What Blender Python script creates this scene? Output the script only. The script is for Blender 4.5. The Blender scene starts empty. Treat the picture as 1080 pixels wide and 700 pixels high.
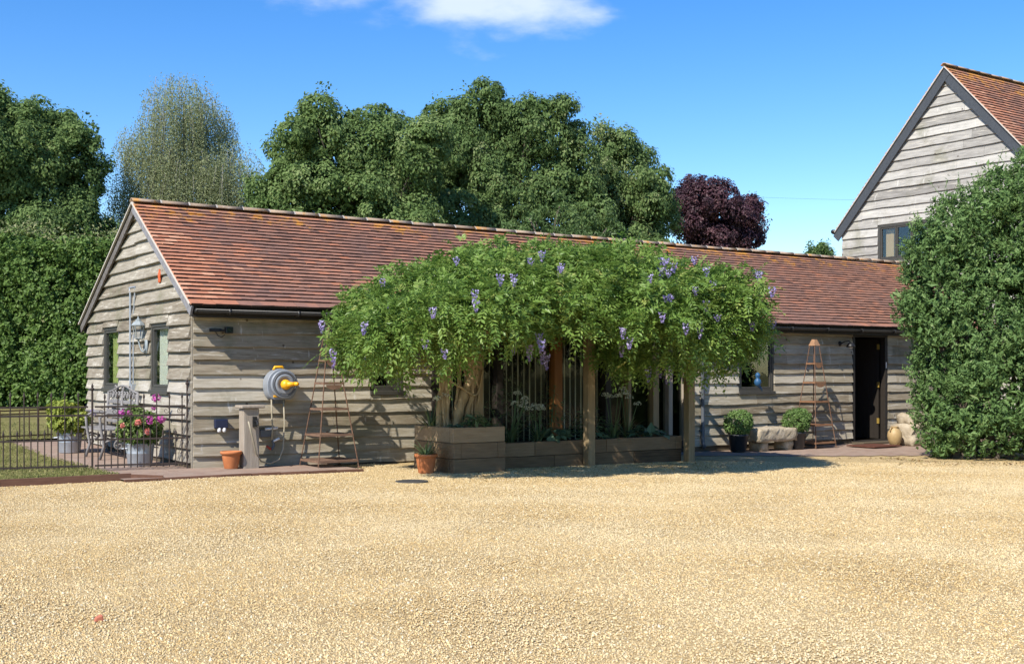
import bpy, math, random
import numpy as np
from mathutils import Vector
R = math.radians
SC = bpy.context.scene
COL = SC.collection

# ------------------------------------------------------------------ camera, sky, sun, exposure
cd = bpy.data.cameras.new('camera'); cam = bpy.data.objects.new('camera', cd); COL.objects.link(cam)
cam.location = (-5.217, -15.36, 1.34)
cam.rotation_euler = (R(90), 0, -R(34.2))
cd.sensor_width = 36; cd.lens = 40.67; cd.shift_y = 0.038; cd.clip_start = 0.1; cd.clip_end = 3000
SC.camera = cam
SUN = Vector((3.1, 1.20, -3.3)).normalized()          # the way the light travels
sd = bpy.data.lights.new('sun', 'SUN'); sd.energy = 4.6; sd.angle = R(0.5); sd.color = (1, .94, .84)
so = bpy.data.objects.new('sun', sd); COL.objects.link(so)
so.rotation_euler = SUN.to_track_quat('-Z', 'Y').to_euler(); so.location = (-20, -10, 30)
W = bpy.data.worlds.new('World'); SC.world = W; W.use_nodes = True
SKY_STRENGTH = 0.15
SC.view_settings.view_transform = 'Standard'; SC.view_settings.look = 'None'
SC.view_settings.gamma = 1; SC.view_settings.use_curve_mapping = False
SC.view_settings.exposure = 0.72
SC.render.engine = 'CYCLES'
SC.cycles.max_bounces = 6; SC.cycles.transparent_max_bounces = 8
SC.cycles.diffuse_bounces = 3; SC.cycles.glossy_bounces = 3; SC.cycles.transmission_bounces = 4


# ------------------------------------------------------------------ node helpers
class NT:
    def __init__(s, tree):
        s.t = tree; s.n = tree.nodes; s.l = tree.links
    def new(s, typ, ins=None, **props):
        nd = s.n.new(typ)
        for k, v in props.items(): setattr(nd, k, v)
        for k, v in (ins or {}).items(): s.put(nd.inputs[k], v)
        return nd
    def put(s, sock, v):
        if isinstance(v, bpy.types.NodeSocket): s.l.new(v, sock)
        elif isinstance(v, bpy.types.Node): s.l.new(v.outputs[0], sock)
        else: sock.default_value = v
    def math(s, op, a, b=None, c=None, clamp=False):
        nd = s.new('ShaderNodeMath', operation=op); nd.use_clamp = clamp
        s.put(nd.inputs[0], a)
        if b is not None: s.put(nd.inputs[1], b)
        if c is not None: s.put(nd.inputs[2], c)
        return nd.outputs[0]
    def ramp(s, fac, stops, interp='LINEAR'):
        nd = s.new('ShaderNodeValToRGB'); cr = nd.color_ramp; cr.interpolation = interp
        while len(cr.elements) < len(stops): cr.elements.new(0.5)
        for e, (p, c) in zip(cr.elements, stops):
            e.position = p; e.color = (*c, 1)
        s.put(nd.inputs[0], fac); return nd.outputs[0]
    def mix(s, fac, a, b, blend='MIX'):
        nd = s.new('ShaderNodeMix', data_type='RGBA', blend_type=blend)
        s.put(nd.inputs[0], fac)
        for i, v in ((6, a), (7, b)):
            if isinstance(v, tuple) and len(v) == 3: v = (*v, 1)
            s.put(nd.inputs[i], v)
        return nd.outputs[2]
    def smooth(s, v, lo, hi):
        nd = s.new('ShaderNodeMapRange', interpolation_type='SMOOTHSTEP')
        s.put(nd.inputs[0], v); nd.inputs[1].default_value = lo; nd.inputs[2].default_value = hi
        return nd.outputs[0]
    def noise(s, vec, scale, detail=4, rough=.55, out=0):
        return s.new('ShaderNodeTexNoise', {'Vector': vec, 'Scale': scale, 'Detail': detail, 'Roughness': rough}).outputs[out]

def new_mat(name):
    m = bpy.data.materials.new(name); m.use_nodes = True
    nt = NT(m.node_tree); nt.n.clear()
    out = nt.new('ShaderNodeOutputMaterial')
    return m, nt, out

def coords(nt, stretch=(1, 1, 1)):
    g = nt.new('ShaderNodeTexCoord')
    mp = nt.new('ShaderNodeMapping', {'Vector': g.outputs['Object'], 'Scale': stretch})
    return mp.outputs[0]

def tmat(name, stops, rough=.85, spec=.3, nscale=12, namt=.3, stretch=(1, 1, 1), bump=.25, bdist=.01, fine=None,
         translucent=0., metal=0., extra=None, tint=True, sheen=0):
    """colour = ramp(per-piece tint + noise)"""
    m, nt, out = new_mat(name)
    v = coords(nt, stretch)
    nz = nt.noise(v, nscale, 6, .6)
    f = nt.math('MULTIPLY', nt.math('SUBTRACT', nz, .5), namt * 2)
    if tint:
        a = nt.new('ShaderNodeAttribute', attribute_name='tint', attribute_type='GEOMETRY')
        f = nt.math('ADD', f, a.outputs['Fac'])
    else: f = nt.math('ADD', f, .5)
    col = nt.ramp(f, stops)
    if extra: col = extra(nt, col, v)
    p = nt.new('ShaderNodeBsdfPrincipled', {'Base Color': col, 'Roughness': rough, 'Specular IOR Level': spec, 'Metallic': metal})
    if bump:
        b = nt.new('ShaderNodeBump', {'Strength': bump, 'Distance': bdist, 'Height': nt.noise(v, fine or nscale * 2.5, 5, .6)})
        nt.put(p.inputs['Normal'], b.outputs[0])
    sh = p.outputs[0]
    if translucent:
        tr = nt.new('ShaderNodeBsdfTranslucent', {'Color': col})
        mx = nt.new('ShaderNodeMixShader', {0: translucent, 1: sh, 2: tr.outputs[0]}); sh = mx.outputs[0]
    nt.put(out.inputs[0], sh)
    return m

def plain(name, col, rough=.6, spec=.4, metal=0., var=.12, scale=25, bump=.1):
    lo = tuple(c * (1 - var) for c in col); hi = tuple(min(1, c * (1 + var)) for c in col)
    return tmat(name, [(.25, lo), (.75, hi)], rough, spec, scale, .45, bump=bump, bdist=.004, tint=False, metal=metal)

# world: Nishita sky with two thin clouds high over the trees
nt = NT(W.node_tree); nt.n.clear()
wo = nt.new('ShaderNodeOutputWorld')
sky = nt.new('ShaderNodeTexSky', sky_type='NISHITA', sun_disc=False)
src = -SUN
sky.sun_elevation = math.asin(src.z); sky.sun_rotation = math.atan2(src.x, src.y)
sky.altitude = 50; sky.air_density = 1.0; sky.dust_density = .12; sky.ozone_density = 2.2
dirv = nt.new('ShaderNodeTexCoord').outputs['Generated']
def dot3(v, c):
    nd = nt.new('ShaderNodeVectorMath', operation='DOT_PRODUCT'); nt.put(nd.inputs[0], v); nd.inputs[1].default_value = c
    return nd.outputs['Value']
hs = nt.new('ShaderNodeHueSaturation', {'Hue': .510, 'Saturation': 1.40, 'Value': .84, 'Color': sky.outputs[0]})
def cloud(centre, ru, rv, seed, sc=9., thr=.40):
    c = Vector(centre).normalized(); r = c.cross(Vector((0, 0, 1))).normalized(); u = r.cross(c)
    du = dot3(dirv, tuple(r)); dv = nt.math('SUBTRACT', dot3(dirv, tuple(u)), 0)
    cmb = nt.new('ShaderNodeCombineXYZ', {0: nt.math('MULTIPLY', du, 1.0), 1: nt.math('MULTIPLY', dv, 2.4), 2: seed}).outputs[0]
    n = nt.noise(cmb, sc, 7, .55)
    n2 = nt.noise(cmb, sc * 3.2, 6, .6)
    e = nt.math('SQRT', nt.math('ADD', nt.math('POWER', nt.math('ABSOLUTE', nt.math('DIVIDE', du, ru)), 2), nt.math('POWER', nt.math('ABSOLUTE', nt.math('DIVIDE', dv, rv)), 2)))
    fall = nt.math('SUBTRACT', 1, e)
    front = nt.math('GREATER_THAN', dot3(dirv, tuple(c)), 0)
    d = nt.math('ADD', nt.math('ADD', nt.math('MULTIPLY', fall, .75), nt.math('MULTIPLY', nt.math('SUBTRACT', n, .5), 1.9)), nt.math('MULTIPLY', nt.math('SUBTRACT', n2, .5), .5))
    return nt.math('MULTIPLY', nt.smooth(d, thr - .42, thr + .45), front)
ca = nt.math('MULTIPLY', cloud((.508, .807, .300), .088, .034, 3.7, 9, .26), .68)
cb = nt.math('MULTIPLY', cloud((.385, .868, .318), .075, .020, 8.1, 10, .30), .55)
cl = nt.math('MAXIMUM', ca, cb)
skyc = nt.mix(cl, hs.outputs[0], (4.3, 4.6, 5.3))
bg = nt.new('ShaderNodeBackground', {'Color': skyc, 'Strength': SKY_STRENGTH})
nt.put(wo.inputs[0], bg.outputs[0])


# ------------------------------------------------------------------ mesh helpers
def gz(x, y=0.):
    return -0.0128 * np.clip(x, 0, 9.8) + 0.032 * np.clip(np.asarray(y, float) - 3, 0, 14)
def g(x, y=0.): return float(gz(x, y))

class MB:
    """collects pieces; V vertices, F faces, T one tint per face"""
    def __init__(s): s.V = []; s.F = []; s.T = []
    def add(s, V, F, t=.5):
        n = len(s.V); s.V.extend([tuple(map(float, v)) for v in V])
        for i, f in enumerate(F):
            s.F.append(tuple(k + n for k in f)); s.T.append(t if not hasattr(t, '__len__') else t[i])
        return s
    def box(s, x0, x1, y0, y1, z0, z1, t=.5):
        V = [(x, y, z) for x in (x0, x1) for y in (y0, y1) for z in (z0, z1)]
        return s.add(V, [(0, 1, 3, 2), (4, 6, 7, 5), (0, 4, 5, 1), (2, 3, 7, 6), (0, 2, 6, 4), (1, 5, 7, 3)], t)
    def beam(s, a, b, w, h, up=(0, 0, 1), t=.5):
        a = Vector(a); b = Vector(b); d = (b - a).normalized(); u = Vector(up)
        if abs(d.dot(u)) > .98: u = Vector((0, 1, 0))
        r = d.cross(u).normalized(); u = r.cross(d).normalized()
        V = [p + r * (w / 2 * i) + u * (h / 2 * j) for p in (a, b) for i, j in ((-1, -1), (1, -1), (1, 1), (-1, 1))]
        return s.add(V, [(3, 2, 1, 0), (4, 5, 6, 7), (0, 1, 5, 4), (1, 2, 6, 5), (2, 3, 7, 6), (3, 0, 4, 7)], t)
    def tube(s, path, rad, n=8, t=.5, cap=True):
        P = [Vector(p) for p in path]; rs = rad if hasattr(rad, '__len__') else [rad] * len(P)
        V = []; F = []; prev = None
        for i, p in enumerate(P):
            d = (P[min(i + 1, len(P) - 1)] - P[max(i - 1, 0)]).normalized()
            if prev is None:
                prev = d.cross(Vector((0, 0, 1)) if abs(d.z) < .9 else Vector((1, 0, 0))).normalized()
            u = (prev - d * prev.dot(d)).normalized(); w = d.cross(u); prev = u
            for k in range(n):
                a = 2 * math.pi * k / n; V.append(p + (u * math.cos(a) + w * math.sin(a)) * rs[i])
        for i in range(len(P) - 1):
            for k in range(n):
                F.append((i * n + k, i * n + (k + 1) % n, (i + 1) * n + (k + 1) % n, (i + 1) * n + k))
        if cap: F.append(tuple(range(n - 1, -1, -1))); F.append(tuple((len(P) - 1) * n + k for k in range(n)))
        return s.add(V, F, t)
    def lathe(s, prof, c=(0, 0, 0), n=28, t=.5, axis='z', wob=0, seed=0):
        rg = random.Random(seed); V = []; F = []
        for (r, z) in prof:
            for k in range(n):
                a = 2 * math.pi * k / n; rr = r * (1 + wob * rg.uniform(-1, 1))
                x, y = rr * math.cos(a), rr * math.sin(a)
                V.append((c[0] + x, c[1] + y, c[2] + z) if axis == 'z' else
                         (c[0] + x, c[1] - z, c[2] + y) if axis == '-y' else (c[0] - z, c[1] + x, c[2] + y))
        for i in range(len(prof) - 1):
            for k in range(n):
                F.append((i * n + k, i * n + (k + 1) % n, (i + 1) * n + (k + 1) % n, (i + 1) * n + k))
        F.append(tuple(range(n - 1, -1, -1))); F.append(tuple((len(prof) - 1) * n + k for k in range(n)))
        return s.add(V, F, t)
    def np(s, V, F, T):
        return s.add(V.tolist(), F.tolist(), T.tolist())

def raw_mesh(name, V, F, T=None, smooth=False, mat=None):
    V = np.asarray(V, np.float32); me = bpy.data.meshes.new(name)
    if isinstance(F, np.ndarray):
        m, k = F.shape
        me.vertices.add(len(V)); me.vertices.foreach_set('co', V.ravel())
        me.loops.add(m * k); me.loops.foreach_set('vertex_index', F.astype(np.int32).ravel())
        me.polygons.add(m); me.polygons.foreach_set('loop_start', np.arange(0, m * k, k, dtype=np.int32))
        me.update(calc_edges=True)
    else:
        me.from_pydata([tuple(v) for v in V.tolist()], [], F); me.update()
    if T is not None:
        at = me.attributes.new('tint', 'FLOAT', 'FACE'); at.data.foreach_set('value', np.asarray(T, np.float32))
    me.polygons.foreach_set('use_smooth', np.full(len(me.polygons), bool(smooth)))
    if mat: me.materials.append(mat)
    return me

def world_loc(o):
    v = Vector((0, 0, 0))
    while o: v += o.location; o = o.parent
    return v

def tag(o, label=None, cat=None, group=None, kind=None):
    if label: o['label'] = label
    if cat: o['category'] = cat
    if group: o['group'] = group
    if kind: o['kind'] = kind
    return o

def link(name, me, parent=None, loc=(0, 0, 0)):
    o = bpy.data.objects.new(name, me); COL.objects.link(o); o.location = loc
    if parent: o.parent = parent
    return o

def build(name, mb, mat, parent=None, smooth=False, base=None, bevel=0):
    """mesh in world coordinates -> object below parent, or top-level with its origin at base"""
    V, F, T = (mb.V, mb.F, mb.T) if isinstance(mb, MB) else mb
    off = world_loc(parent) if parent else Vector(base or (0, 0, 0))
    me = raw_mesh(name, np.asarray(V, float) - np.array(off), F, T, smooth, mat)
    o = link(name, me, parent, (0, 0, 0) if parent else off)
    if bevel:
        b = o.modifiers.new('bevel', 'BEVEL'); b.width = bevel; b.segments = 2; b.limit_method = 'ANGLE'
    return o

def thing(name, label, cat, loc=(0, 0, 0), group=None):
    o = bpy.data.objects.new(name, None); COL.objects.link(o); o.location = loc; o.empty_display_size = .2
    return tag(o, label, cat, group)

def dup(root, loc, rz=0, label=None):
    r = root.copy(); COL.objects.link(r); r.location = loc; r.rotation_euler = (0, 0, rz)
    if label: r['label'] = label
    for ch in list(root.children):
        c = ch.copy(); COL.objects.link(c); c.parent = r
        for gch in list(ch.children):
            d = gch.copy(); COL.objects.link(d); d.parent = c
    return r

def nrm(a): return a / np.maximum(np.linalg.norm(a, axis=-1, keepdims=True), 1e-9)

def leaves(P, N, size, rng, aspect=.5, D=None, fold=.18, tint=(.5, .2)):
    """one folded lozenge per leaf: P centres, N normals, D pointing directions"""
    n = len(P)
    if D is None: D = rng.normal(size=(n, 3))
    D = nrm(D - N * np.sum(D * N, 1, keepdims=True)); S = np.cross(N, D)
    L = (np.asarray(size) * (1 + .3 * rng.normal(size=n)).clip(.5, 1.7))[:, None]
    Wd = L * aspect * .5
    a = P - D * L * .5; b = P + D * L * .5
    m = P - N * L * fold * .5
    V = np.stack([a, m + S * Wd + N * L * fold, b, m - S * Wd + N * L * fold], 1).reshape(-1, 3)
    F = np.arange(4 * n).reshape(n, 4)
    T = (tint[0] + tint[1] * rng.normal(size=n))
    return V, F, T

def cat(parts):
    Vs = []; Fs = []; Ts = []; o = 0
    for V, F, T in parts:
        Vs.append(V); Fs.append(F + o); Ts.append(T); o += len(V)
    return np.concatenate(Vs), np.concatenate(Fs), np.concatenate(Ts)

def lobes_points(lobes, spacing, rng, inner=.82, rr=(.8, 1.06)):
    """points on the outer shell of a union of ellipsoids, with outward normals"""
    L = np.array(lobes, float); Ps = []; Ns = []
    for i, (cx, cy, cz, rx, ry, rz) in enumerate(L):
        area = 4 * math.pi * (((rx * ry) ** 1.6 + (rx * rz) ** 1.6 + (ry * rz) ** 1.6) / 3) ** (1 / 1.6)
        n = int(area / spacing ** 2) + 4
        u = nrm(rng.normal(size=(n, 3)))
        r = rng.uniform(*rr, (n, 1))
        p = np.array([cx, cy, cz]) + u * np.array([rx, ry, rz]) * r
        nn = nrm(u / np.array([rx, ry, rz]))
        ok = np.ones(n, bool)
        for j, l in enumerate(L):
            if j != i: ok &= (((p - l[:3]) / l[3:]) ** 2).sum(1) > inner ** 2
        Ps.append(p[ok]); Ns.append(nn[ok])
    return np.concatenate(Ps), np.concatenate(Ns)

def clumps(P, N, per, radius, size, rng, aspect=.55, flat=.45, up=.5, rnd=.6, tint=.5, tvar=.12, cvar=.1, droop=0.):
    n = len(P); k = per
    c = np.repeat(P, k, 0); nn = np.repeat(N, k, 0)
    off = nrm(rng.normal(size=(n * k, 3))) * rng.uniform(.15, 1, (n * k, 1)) ** .5 * radius * .60
    rs = np.repeat(rng.uniform(.5, 1.45, (n, 1)), k, 0)
    off *= rs
    along = np.sum(off * nn, 1, keepdims=True); off = off - nn * along * (1 - flat)
    rad = np.linalg.norm(off - nn * along * flat, axis=1, keepdims=True)
    off[:, 2:] -= droop * rad * .6
    p = c + off
    loc = nrm(off + nn * radius * .22)
    nor = nrm(nn * .35 + loc * .85 + np.array([0, 0, up]) + rng.normal(size=(n * k, 3)) * rnd)
    t = np.repeat(tint + cvar * rng.normal(size=n), k)
    d = nrm(off + nn * .2 + rng.normal(size=off.shape) * radius * .3 - np.array([0, 0, droop * radius]))
    V, F, T = leaves(p, nor, size, rng, aspect, d, tint=(0, tvar))
    return V, F, T + t

CR, CF = np.array([.827, -.562, 0]), np.array([.562, .827, 0])
def tree(name, label, base, prof, seed, leafmat, barkmat, depth=.85, spacing=.56, per=120, radius=.66, size=.105, aspect=.6, group=None,
         trunk=.22, droop=.3, up=.6, tint=.5, sub=6, srad=.42):
    """prof: crown masses (sideways, height, half width, half height) seen along the view; each gets smaller lobes round it"""
    rng = np.random.default_rng(seed); rg = random.Random(seed)
    bx, by = base; bz = g(bx, by)
    t = thing(name, label, 'tree', (bx, by, bz), group)
    lob = []; mid = []
    for (u, z, ru, rz) in prof:
        w = rg.uniform(-.5, .5) * ru
        c = np.array([bx, by, 0]) + CR * u + CF * w + np.array([0, 0, z]); mid.append((c, ru))
        lob.append((*c, ru * .80, ru * .80 * depth, rz * .80))
        for k in range(sub):
            d = nrm(rng.normal(size=3)) * np.array([ru, ru * depth, rz]) * rng.uniform(.60, .95)
            q = rng.uniform(.55, 1.15) * srad
            lob.append((*(c + d), ru * q, ru * q, rz * q * .8))
    P, N = lobes_points(lob, spacing, rng, .80, (.70, 1.15))
    shell = clumps(P, N, per, radius, size, rng, aspect, up=up * .55, droop=droop, tint=tint, cvar=.13, rnd=.38)
    # thinner leaf inside, so the crown is not hollow
    k = len(P) // 2; idx = rng.choice(len(P), k, replace=False)
    Pi = P[idx] - N[idx] * rng.uniform(.2, .9, (k, 1))
    inn = clumps(Pi, N[idx], max(8, per // 3), radius * 1.1, size * 1.2, rng, aspect, flat=.8, up=up, tint=tint)
    # the dense inside of the crown: bigger loose sprays
    core = []
    for (c, ru), (u_, z_, ru_, rz_) in zip(mid, prof):
        m_ = int(300 * ru * rz_); q_ = nrm(rng.normal(size=(m_, 3))) * (rng.uniform(0, .6, (m_, 1)) ** .5) * np.array([ru, ru * depth, rz_]) * .78 + c
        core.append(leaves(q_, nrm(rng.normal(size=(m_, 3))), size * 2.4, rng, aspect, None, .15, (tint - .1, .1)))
    V, F, T = cat([shell, inn] + core)
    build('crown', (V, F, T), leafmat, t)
    m = MB(); top = max(z for _, z, _, _ in prof)
    z0 = min(z - rz for _, z, _, rz in prof)
    pth = [(bx, by, bz - .2), (bx + .1, by, bz + z0 * .5), (bx - .05, by + .1, bz + z0), (bx, by, top * .8)]
    m.tube(pth, [trunk * 1.3, trunk, trunk * .9, trunk * .2], 9)
    for c, ru in mid:
        st = Vector((bx, by, bz + z0 * rg.uniform(.6, 1.0))); en = Vector(c) + Vector((0, 0, .4 * ru)); md = st.lerp(en, .5) + Vector((rg.uniform(-.3, .3), rg.uniform(-.3, .3), rg.uniform(.0, .4)))
        m.tube([st, md, en - Vector((0, 0, .3 * ru))], [trunk * .45, trunk * .28, trunk * .06], 7)
        for k in range(3):
            e2 = Vector(c) + Vector((rg.uniform(-1, 1), rg.uniform(-1, 1), rg.uniform(-.3, .6))) * ru * .6
            m.tube([md, md.lerp(e2, .55) + Vector((0, 0, .15)), e2], [trunk * .22, trunk * .13, .012], 5)
    build('trunk', m, barkmat, t, True)
    return t


# ------------------------------------------------------------------ materials
def wood_extra(kx):
    def f(nt, col, v):
        o = nt.new('ShaderNodeTexCoord').outputs['Object']
        g2 = nt.noise(v, 1.7, 8, .72)
        col = nt.mix(nt.math('MULTIPLY', nt.smooth(g2, .54, .66), .75), col, (.53, .49, .415))           # silvered streaks
        g3 = nt.noise(o, 1.3, 6, .65)
        col = nt.mix(nt.math('MULTIPLY', nt.smooth(g3, .50, .68), .55), col, (.155, .15, .095))         # damp greenish stains
        g4 = nt.noise(v, 3.3, 8, .7)
        col = nt.mix(nt.math('MULTIPLY', nt.smooth(g4, .60, .72), .7), col, (.09, .066, .042))          # dark grain and splits
        mp = nt.new('ShaderNodeMapping', {'Vector': o, 'Scale': (7, 7, 1.6), 'Rotation': (.45 if kx else 0, 0 if kx else .45, 0)}).outputs[0]
        g5 = nt.noise(mp, 1.5, 5, .6)
        col = nt.mix(nt.math('MULTIPLY', nt.smooth(g5, .64, .72), .5), col, (.62, .60, .55))           # pale run marks
        vo = nt.new('ShaderNodeTexVoronoi', {'Vector': o, 'Scale': 3.2, 'Randomness': 1})
        k = nt.smooth(vo.outputs['Distance'], .085, .04)
        return nt.mix(nt.math('MULTIPLY', k, .85), col, (.07, .05, .035))
    return f
WOODS = [(.02, (.095, .072, .046)), (.3, (.215, .175, .120)), (.6, (.335, .29, .215)), (.95, (.50, .455, .37))]
M_board_x = tmat('weathered_board_x', WOODS, .9, .2, 3.2, .42, (.9, 6, 9), .55, .006, 7, extra=wood_extra(0))
M_board_y = tmat('weathered_board_y', [(p, (c[0] * .93, c[1] * .97, c[2] * 1.06)) for p, c in WOODS], .9, .2, 3.2, .42, (6, .9, 9), .55, .006, 7, extra=wood_extra(1))
M_plinth = tmat('dark_plinth_wood', [(.1, (.05, .04, .028)), (.9, (.13, .105, .07))], .9, .2, 3, .3, (1, 9, 22), .4, .005)
M_bargewood = tmat('silvered_bargeboard', [(.1, (.11, .095, .08)), (.5, (.235, .235, .25)), (.9, (.40, .40, .42))], .85, .25, 3, .4, (6, 6, 6), .4, .005)
M_slate = tmat('slate_grey_paint', [(.1, (.035, .04, .047)), (.9, (.085, .093, .105))], .6, .35, 6, .35, (3, 3, 3), .2, .003)
M_dark = tmat('dark_stained_timber', [(.1, (.014, .011, .009)), (.9, (.035, .028, .022))], .65, .3, 5, .3, (3, 3, 3), .2, .003)
M_winframe = tmat('window_frame_paint', [(.1, (.035, .033, .028)), (.9, (.075, .07, .06))], .5, .4, 6, .3, (3, 3, 3), .15, .003)
M_gutter = plain('black_gutter_plastic', (.018, .017, .016), .4, .4)
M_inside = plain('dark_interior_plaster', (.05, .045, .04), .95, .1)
M_soil = tmat('dark_soil', [(.1, (.02, .015, .01)), (.9, (.07, .05, .035))], .95, .1, 20, .4, bump=.8, bdist=.03, tint=False)

def tile_extra(nt, col, v):
    o = nt.new('ShaderNodeTexCoord').outputs['Object']
    sp = nt.new('ShaderNodeSeparateXYZ', {0: o})
    big = nt.noise(o, .55, 3, .6)
    col = nt.mix(nt.math('MULTIPLY', nt.smooth(big, .42, .62), .50), col, (.175, .108, .09))     # purple brown weathered patches
    bl = nt.noise(o, 26, 4, .7)
    col = nt.mix(nt.math('MULTIPLY', nt.smooth(bl, .58, .72), .55), col, (.05, .04, .036))       # black algae specks
    gl = nt.noise(o, 14, 5, .7)
    col = nt.mix(nt.math('MULTIPLY', nt.smooth(gl, .62, .75), .4), col, (.36, .33, .29))         # grey lichen
    at = nt.new('ShaderNodeAttribute', attribute_name='near_ridge', attribute_type='OBJECT')
    rz = nt.math('SUBTRACT', at.outputs['Fac'], sp.outputs['Z'])                                # distance below the ridge
    ln = nt.noise(o, 3.4, 9, .80)
    lim = nt.math('ADD', nt.math('MULTIPLY', nt.smooth(rz, .75, .0), .245), ln)
    lf = nt.smooth(lim, .735, .82)
    return nt.mix(nt.math('MULTIPLY', lf, .75), col, (.58, .27, .035))
TILE = [(.0, (.036, .025, .022)), (.2, (.105, .06, .048)), (.5, (.285, .146, .100)), (.75, (.40, .162, .090)), (1., (.52, .27, .165))]
M_tile = tmat('clay_plain_tile', TILE, .85, .2, 9, .22, bump=.4, bdist=.006, fine=30, extra=tile_extra)
def ridge_extra(nt, col, v):
    o = nt.new('ShaderNodeTexCoord').outputs['Object']
    n = nt.noise(o, 5, 6, .7); n2 = nt.noise(o, 9, 6, .7)
    col = nt.mix(nt.math('MULTIPLY', nt.smooth(n, .52, .62), .8), col, (.42, .20, .04))
    return nt.mix(nt.math('MULTIPLY', nt.smooth(n2, .56, .66), .6), col, (.40, .37, .31))
M_ridge = tmat('mossy_ridge_tile', [(.1, (.17, .125, .09)), (.9, (.40, .30, .215))], .9, .2, 8, .35, bump=.5, bdist=.01, extra=ridge_extra)

GR = [(.0, (.17, .12, .07)), (.12, (.37, .25, .11)), (.32, (.52, .36, .155)), (.58, (.62, .462, .228)), (.82, (.69, .56, .325)), (1., (.72, .635, .45))]
def gravel_mat():
    m, nt, out = new_mat('golden_gravel')
    v = coords(nt)
    wv = nt.new('ShaderNodeVectorMath', operation='ADD'); nt.put(wv.inputs[0], v)
    nt.put(wv.inputs[1], nt.new('ShaderNodeVectorMath', {0: nt.noise(v, 40, 2, .5, 1), 1: (.012, .012, .012)}, operation='MULTIPLY').outputs[0])
    vo = nt.new('ShaderNodeTexVoronoi', {'Vector': wv.outputs[0], 'Scale': 105, 'Randomness': 1})
    vo2 = nt.new('ShaderNodeTexVoronoi', {'Vector': wv.outputs[0], 'Scale': 140, 'Randomness': 1})
    sc = nt.new('ShaderNodeSeparateColor', {0: vo.outputs['Color']})
    big = nt.noise(v, .45, 3, .6)
    f = nt.math('ADD', nt.math('MULTIPLY', sc.outputs[0], .8), nt.math('MULTIPLY', nt.math('SUBTRACT', big, .38), .42))
    col = nt.ramp(f, GR)
    gap = nt.smooth(vo.outputs['Distance'], .5, .8)
    col = nt.mix(nt.math('MULTIPLY', gap, .45), col, (.20, .13, .07))
    p = nt.new('ShaderNodeBsdfPrincipled', {'Base Color': col, 'Roughness': .9, 'Specular IOR Level': .2})
    h = nt.math('ADD', nt.math('MULTIPLY', vo.outputs['Distance'], -1), nt.math('MULTIPLY', vo2.outputs['Distance'], -.4))
    b = nt.new('ShaderNodeBump', {'Strength': .9, 'Distance': .012, 'Height': h})
    nt.put(p.inputs['Normal'], b.outputs[0]); nt.put(out.inputs[0], p.outputs[0])
    return m
M_gravel = gravel_mat()
def stone_extra(nt, col, v):
    o = nt.new('ShaderNodeTexCoord').outputs['Object']
    big = nt.noise(o, .5, 3, .6)
    col = nt.mix(nt.math('MULTIPLY', nt.smooth(big, .40, .68), .5), col, (.71, .595, .375))
    th = nt.noise(o, .9, 4, .65)
    return nt.mix(nt.math('MULTIPLY', nt.smooth(th, .62, .74), .45), col, (.42, .35, .27))
M_stone = tmat('loose_stone', GR, .85, .25, 60, .12, bump=0, extra=stone_extra)

def brick_mat(name, a, b, mortar, sx=4.6, dist=.006):
    m, nt, out = new_mat(name)
    v = coords(nt)
    br = nt.new('ShaderNodeTexBrick', {'Vector': v, 'Color1': (*a, 1), 'Color2': (*b, 1), 'Mortar': (*mortar, 1), 'Scale': sx, 'Mortar Size': .018, 'Brick Width': .95, 'Row Height': .48})
    nz = nt.noise(v, 9, 6, .65)
    col = nt.mix(nt.math('MULTIPLY', nt.smooth(nz, .45, .7), .55), br.outputs[0], (.30, .25, .20))
    p = nt.new('ShaderNodeBsdfPrincipled', {'Base Color': col, 'Roughness': .9, 'Specular IOR Level': .2})
    h = nt.math('ADD', nt.math('MULTIPLY', br.outputs['Fac'], -1), nt.math('MULTIPLY', nt.noise(v, 60, 4), .3))
    nt.put(p.inputs['Normal'], nt.new('ShaderNodeBump', {'Strength': .6, 'Distance': dist, 'Height': h}).outputs[0])
    nt.put(out.inputs[0], p.outputs[0]); return m
M_paving = brick_mat('brick_paving', (.245, .165, .125), (.32, .225, .17), (.25, .21, .16))
M_lawn = tmat('dry_lawn', [(.1, (.10, .105, .032)), (.45, (.20, .185, .065)), (.8, (.33, .28, .12))], .95, .1, 1.2, .5, bump=.9, bdist=.03, fine=120, tint=False)
M_grass = tmat('grass_blades', [(.0, (.075, .10, .022)), (.5, (.19, .20, .06)), (1., (.38, .33, .15))], .8, .2, 1.3, .3, bump=0, translucent=.25)
M_edging = tmat('brown_edging_board', [(.2, (.10, .05, .032)), (.8, (.20, .105, .07))], .85, .2, 3, .4, (2, 20, 20), .3, .004)
M_sleeper = tmat('oak_sleeper', [(.0, (.06, .038, .022)), (.45, (.20, .138, .080)), (.75, (.31, .225, .135)), (1., (.42, .33, .215))], .9, .2, 2.4, .3, (1.4, 9, 16), .6, .008, 6)
M_post = tmat('pergola_oak', [(.0, (.12, .085, .045)), (.5, (.28, .205, .115)), (1., (.40, .31, .19))], .85, .2, 2.4, .35, (12, 12, 1.2), .5, .006, 6)
M_orange = tmat('orange_oak_post', [(.0, (.16, .065, .022)), (1., (.40, .17, .05))], .6, .3, 2.4, .5, (10, 10, 1), .3, .004, tint=False)
M_greypost = tmat('silver_tap_post_oak', [(.0, (.15, .12, .09)), (.5, (.30, .255, .205)), (1., (.43, .38, .32))], .9, .2, 2.4, .4, (14, 14, 1.4), .6, .006, 6)
M_terra = tmat('terracotta', [(.1, (.30, .095, .035)), (.5, (.45, .16, .06)), (.9, (.55, .25, .13))], .8, .25, 7, .45, bump=.15, bdist=.004, tint=False)
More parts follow.
